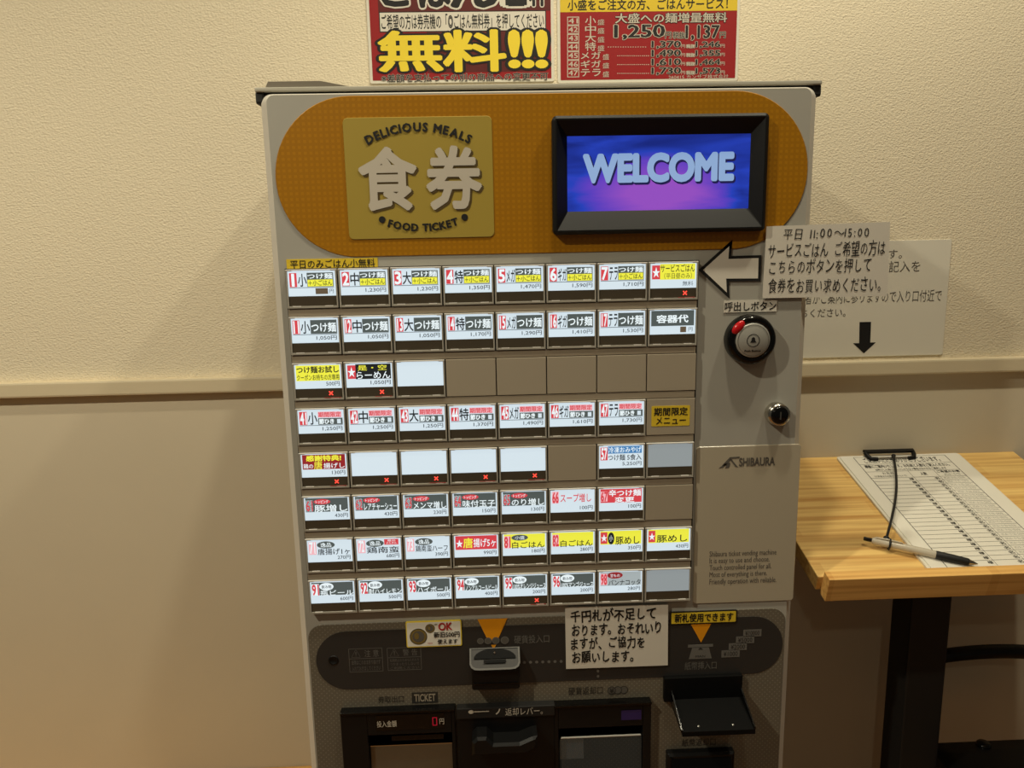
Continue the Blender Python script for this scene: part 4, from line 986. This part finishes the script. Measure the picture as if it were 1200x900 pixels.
# clipboard with the sign-up sheet
BX, BS = 0.4835, -0.004; BW, BL_ = 0.198, 0.2705
def bf(z): return lambda u, v: tuple(tw(BX + u, BS - v, z))                 # metres from the top-left corner
def slab(b, u0, v0, u1, v1, z0, z1, m, r=0.004):
    pts = rrect(u0, v0, u1, v1, r); n = len(pts)
    top = [bf(z1)(*p) for p in pts]; bot = [bf(z0)(*p) for p in pts]
    b.add(top, [range(n - 1, -1, -1)], m); b.add(bot, [range(n)], m)
    b.add(top + bot, [(i, (i + 1) % n, n + (i + 1) % n, n + i) for i in range(n)], m)
BO = tw(BX, BS, 0)
CLB = tag(empty('clipboard', tuple(BO)), 'white clipboard with black clip lying on the sloping pine table', 'clipboard')
b = MB(); slab(b, 0, 0, BW, BL_, 0.0004, 0.0034, 'board'); b.build('board', CLB)
b = MB()
ua, ub = 0.045, 0.122
pl = [(ua - 0.002, -0.0035), (ub + 0.002, -0.0035), (ub + 0.001, 0.0035), (ua + 0.001, 0.0035)]
tp4, bt4 = [bf(0.0128)(*p) for p in pl], [bf(0.0092)(*p) for p in pl]
b.add(tp4, [(3, 2, 1, 0)], 'black'); b.add(bt4, [(0, 1, 2, 3)], 'black'); b.add(tp4 + bt4, [(i, (i + 1) % 4, 4 + (i + 1) % 4, 4 + i) for i in range(4)], 'black')
b.tube([bf(0.0095)(ua, 0.001), bf(0.0085)(ua + 0.001, 0.007), bf(0.0065)(ua + 0.004, 0.014), bf(0.0062)(ua + 0.014, 0.0155)], 0.0033, 'black', 10)
b.tube([bf(0.0095)(ub, 0.001), bf(0.0085)(ub - 0.001, 0.007), bf(0.0065)(ub - 0.004, 0.014), bf(0.0062)(ub - 0.014, 0.0155)], 0.0033, 'black', 10)
b.build('clip', CLB)
b = MB(); b.tube([bf(0.0063)(ua + 0.014, 0.0135), bf(0.0063)(ub - 0.014, 0.0135)], 0.0016, 'chrome', 10); o = b.build('clip_bar', CLB); o['label'] = 'bright metal clip bar'
b = MB(); slab(b, 0.004, 0.001, BW - 0.003, BL_ - 0.0015, 0.0036, 0.0046, 'paper_white', 0.003)
f = lambda z=0.0: bf(0.0048 + z)
def HL(u0, u1, v, w=0.0006, m='grey_ink'): b.add([f()(u0, v), f()(u0, v + w), f()(u1, v + w), f()(u1, v)], [(0, 1, 2, 3)], m)
def VL(u, v0, v1, w=0.0005, m='grey_ink'): b.add([f()(u, v0), f()(u, v1), f()(u + w, v1), f()(u + w, v0)], [(0, 1, 2, 3)], m)
def ht(t, u0, v0, u1, v1, m='ink', bold=0.0): b.text(t, lambda u, v: f()(u, -v), u0, -v1, u1, -v0, m, bold)
def BP(cx, cy):                                   # point of the sheet from an enlarged view of it
    x_, s_ = on_top(960 + cx / 5, 500 + cy / 5, 0.0048); return x_ - BX, BS - s_
g0, g1, cA, cB = BP(300, 300)[0], BP(865, 290)[0], BP(548, 290)[0], BP(700, 285)[0]
v0_, v1_, v2_, v3_ = BP(190, 181)[1], BP(210, 223)[1], BP(250, 266)[1], BP(290, 303)[1]
vb = BL_ - 0.003
HL(g0, g1, v0_); VL(g0, v0_, vb, 0.0009, 'ink'); VL(g1, v0_, vb, 0.0009, 'ink'); HL(g0, g1, v1_); HL(g0, g1, v2_)
ht('ご来店いただきありがとうございます。', g0 + 0.012, v0_ + 0.003, g1 - 0.014, v1_ - 0.003, 'ink', 0.012)
hm = (v2_ - v1_)
ht('順番にご案内いたします。お名前と人数をご記入ください。', g0 + 0.006, v1_ + hm * 0.12, g1 - 0.008, v1_ + hm * 0.52, 'ink', 0.02)
ht('お呼びした際にいらっしゃらない場合は次の方をご案内します', g0 + 0.018, v1_ + hm * 0.64, g1 - 0.018, v1_ + hm * 0.92, 'ink', 0.01)
hm = (v3_ - v2_)
ht('お名前', (g0 + cA) / 2 - 0.009, v2_ + hm * 0.12, (g0 + cA) / 2 + 0.009, v2_ + hm * 0.5); ht('（代表者のお名前をカタカナで）', g0 + 0.008, v2_ + hm * 0.6, cA - 0.008, v2_ + hm * 0.9)
ht('人数', (cA + cB) / 2 - 0.005, v2_ + hm * 0.3, (cA + cB) / 2 + 0.005, v2_ + hm * 0.75, 'ink', 0.02)
ht('ご希望のお席', cB + 0.003, v2_ + hm * 0.1, g1 - 0.003, v2_ + hm * 0.45, 'ink', 0.02); ht('カウンター・テーブル', cB + 0.010, v2_ + hm * 0.55, g1 - 0.006, v2_ + hm * 0.9)
VL(cA, v2_, vb); VL(cB, v2_, vb)
HL(g0, g1, v3_)
v = v3_; st_ = (BP(0, 815)[1] - v3_) / 21
while v < vb - 0.004:
    HL(g0, g1, v)
    if v + st_ < vb:
        ht('様', cA - 0.009, v + st_ * 0.22, cA - 0.002, v + st_ * 0.82, 'ink', 0.015); ht('名', cB - 0.010, v + st_ * 0.22, cB - 0.0025, v + st_ * 0.82, 'ink', 0.015)
        ht('カウンター・テーブル・どちらでも', cB + 0.004, v + st_ * 0.28, g1 - 0.005, v + st_ * 0.75, 'ink', 0.0)
    v += st_
tag(b.build('sign_up_sheet', org=tuple(tw(BX, BS, 0.0036))), 'ruled white waiting-list sheet held by the black clip', 'paper')

# pen and its cord
a_, b_ = on_top(1012, 631, 0.0100), on_top(1146, 661, 0.0100)
pA, pB = tw(*a_, 0.0100), tw(*b_, 0.0100)
PN = tag(empty('ballpoint_pen', tuple(pA)), 'clear ballpoint pen with black rubber grip lying across the sign-up sheet', 'pen')
ax_ = (pB - pA); PL = ax_.length; ax_.normalize()
def seg(name, a, c, prof, m):
    g = MB(); g.lathe(tuple(pA), tuple(ax_), [(r, PL * (a + (c - a) * t)) for r, t in prof], m, 20); return g.build(name, PN)
o = seg('push_knob', 0.0, 0.09, [(0.0022, 0), (0.0027, 0.06), (0.0027, 1)], 'black_gloss'); o['label'] = 'black push knob'
seg('barrel', 0.075, 0.65, [(0.0036, 0), (0.0047, 0.05), (0.0049, 0.6), (0.0050, 1)], 'pen_clear')
seg('grip', 0.64, 0.925, [(0.0050, 0), (0.0052, 0.04), (0.0052, 0.5), (0.0046, 0.96), (0.0041, 1)], 'rubber')
o = seg('tip', 0.92, 1.0, [(0.0040, 0), (0.0026, 0.5), (0.0011, 0.85), (0.0005, 1)], 'chrome'); o['label'] = 'metal tip'
b = MB(); side = ax_.cross(TN).normalized(); c0_ = pA + ax_ * PL * 0.09 + TN * 0.0058; c1_ = pA + ax_ * PL * 0.34 + TN * 0.0062
b.tube([tuple(c0_ - TN * 0.002), tuple(c0_ + ax_ * 0.003), tuple(c0_.lerp(c1_, 0.5) + TN * 0.0006), tuple(c1_), tuple(c1_ - TN * 0.001)], 0.0011, 'pen_clear', 8); b.build('pocket_clip', PN)
b = MB()
kp = pA + ax_ * PL * 0.235
loop = [kp + (side * math.cos(t) + TN * math.sin(t)) * 0.0068 for t in [2 * PI * i / 16 for i in range(17)]]
b.tube([tuple(p) for p in loop], 0.0013, 'rubber', 8)
st = Vector(bf(0.0098)(0.085, 0.0125)); kn = kp + TE * 0.009 + TN * 0.002
kxy = on_top(1045, 626, 0.012)
pts = []
for i in range(15):
    t = i / 14; p = st.lerp(kn, t); bow = math.sin(PI * t)
    pts.append(tuple(p + Vector((0.008 * bow, 0, 0)) + TN * (0.003 * bow)))
b.tube(pts, 0.0017, 'rubber', 10)
for c_, r_ in ((st, 0.0034), (kn, 0.0042)):
    sp = bmesh.new(); bmesh.ops.create_uvsphere(sp, u_segments=14, v_segments=8, radius=r_)
    for v in sp.verts: v.co += c_
    b.bm(sp, 'rubber', True)
tag(b.build('pen_cord', org=tuple(kn)), 'thin black cord tying the pen to the clipboard clip', 'cord')

# low black chair under the table
CH = tag(empty('low_chair', (0.705, 0.1, 0)), 'low black chair with curved tube back rail, beyond the black table leg', 'chair')
ry = 0.20; rz = U(1160, 763.5, ry)[1]; xc = U(1160, 763.5, ry)[0]; hw = 0.094
arch = []
for i in range(17):
    t = -1 + i / 8; arch.append((xc + hw * t, ry + 0.006 * t * t, rz - 0.011 * t * t - 0.03 * max(0, abs(t) - 0.86) / 0.14))
b = MB(); b.tube(arch, 0.0108, 'black', 14); b.build('back_rail', CH)
sz_ = U(1150, 871, 0.185)[1]
for p in (arch[0], arch[-1]):
    b = MB(); b.tube([p, (p[0], ry + 0.008, p[2] - 0.06), (p[0], ry + 0.004, sz_ - 0.02), (p[0], ry + 0.02, 0.0)], 0.0085, 'black', 12); b.build('rear_leg', CH)
b = MB()
sp = bmesh.new(); bmesh.ops.create_cube(sp, size=1)
bmesh.ops.subdivide_edges(sp, edges=sp.edges[:], cuts=6, use_grid_fill=True)
for v in sp.verts:
    x_, y_, z_ = v.co.x * 2, v.co.y * 2, v.co.z * 2
    v.co = Vector((xc + x_ * (hw + 0.004) * (1 - 0.06 * y_ * y_), 0.09 + y_ * 0.10, sz_ - 0.012 + z_ * 0.012 + (0.006 * (1 - x_ * x_) * (1 - y_ * y_) if z_ > 0 else 0)))
b.bm(sp, 'black', True); b.build('seat', CH)
b = MB(); b.lathe((U(1153, 867, 0.178)[0], 0.178, sz_ - 0.001), (0, 0, 1), [(0.0105, 0), (0.0105, 0.005), (0.008, 0.008), (0, 0.0085)], 'black_gloss', 16); b.build('seat_knob', CH)
for sx_ in (-1, 1):
    b = MB(); b.tube([(xc + sx_ * hw * 0.88, 0.01, sz_ - 0.02), (xc + sx_ * hw * 0.97, 0.0, 0.0)], 0.0085, 'black', 12); b.build('front_leg', CH)

bpy.data.objects.remove(_to); bpy.data.curves.remove(_cu)
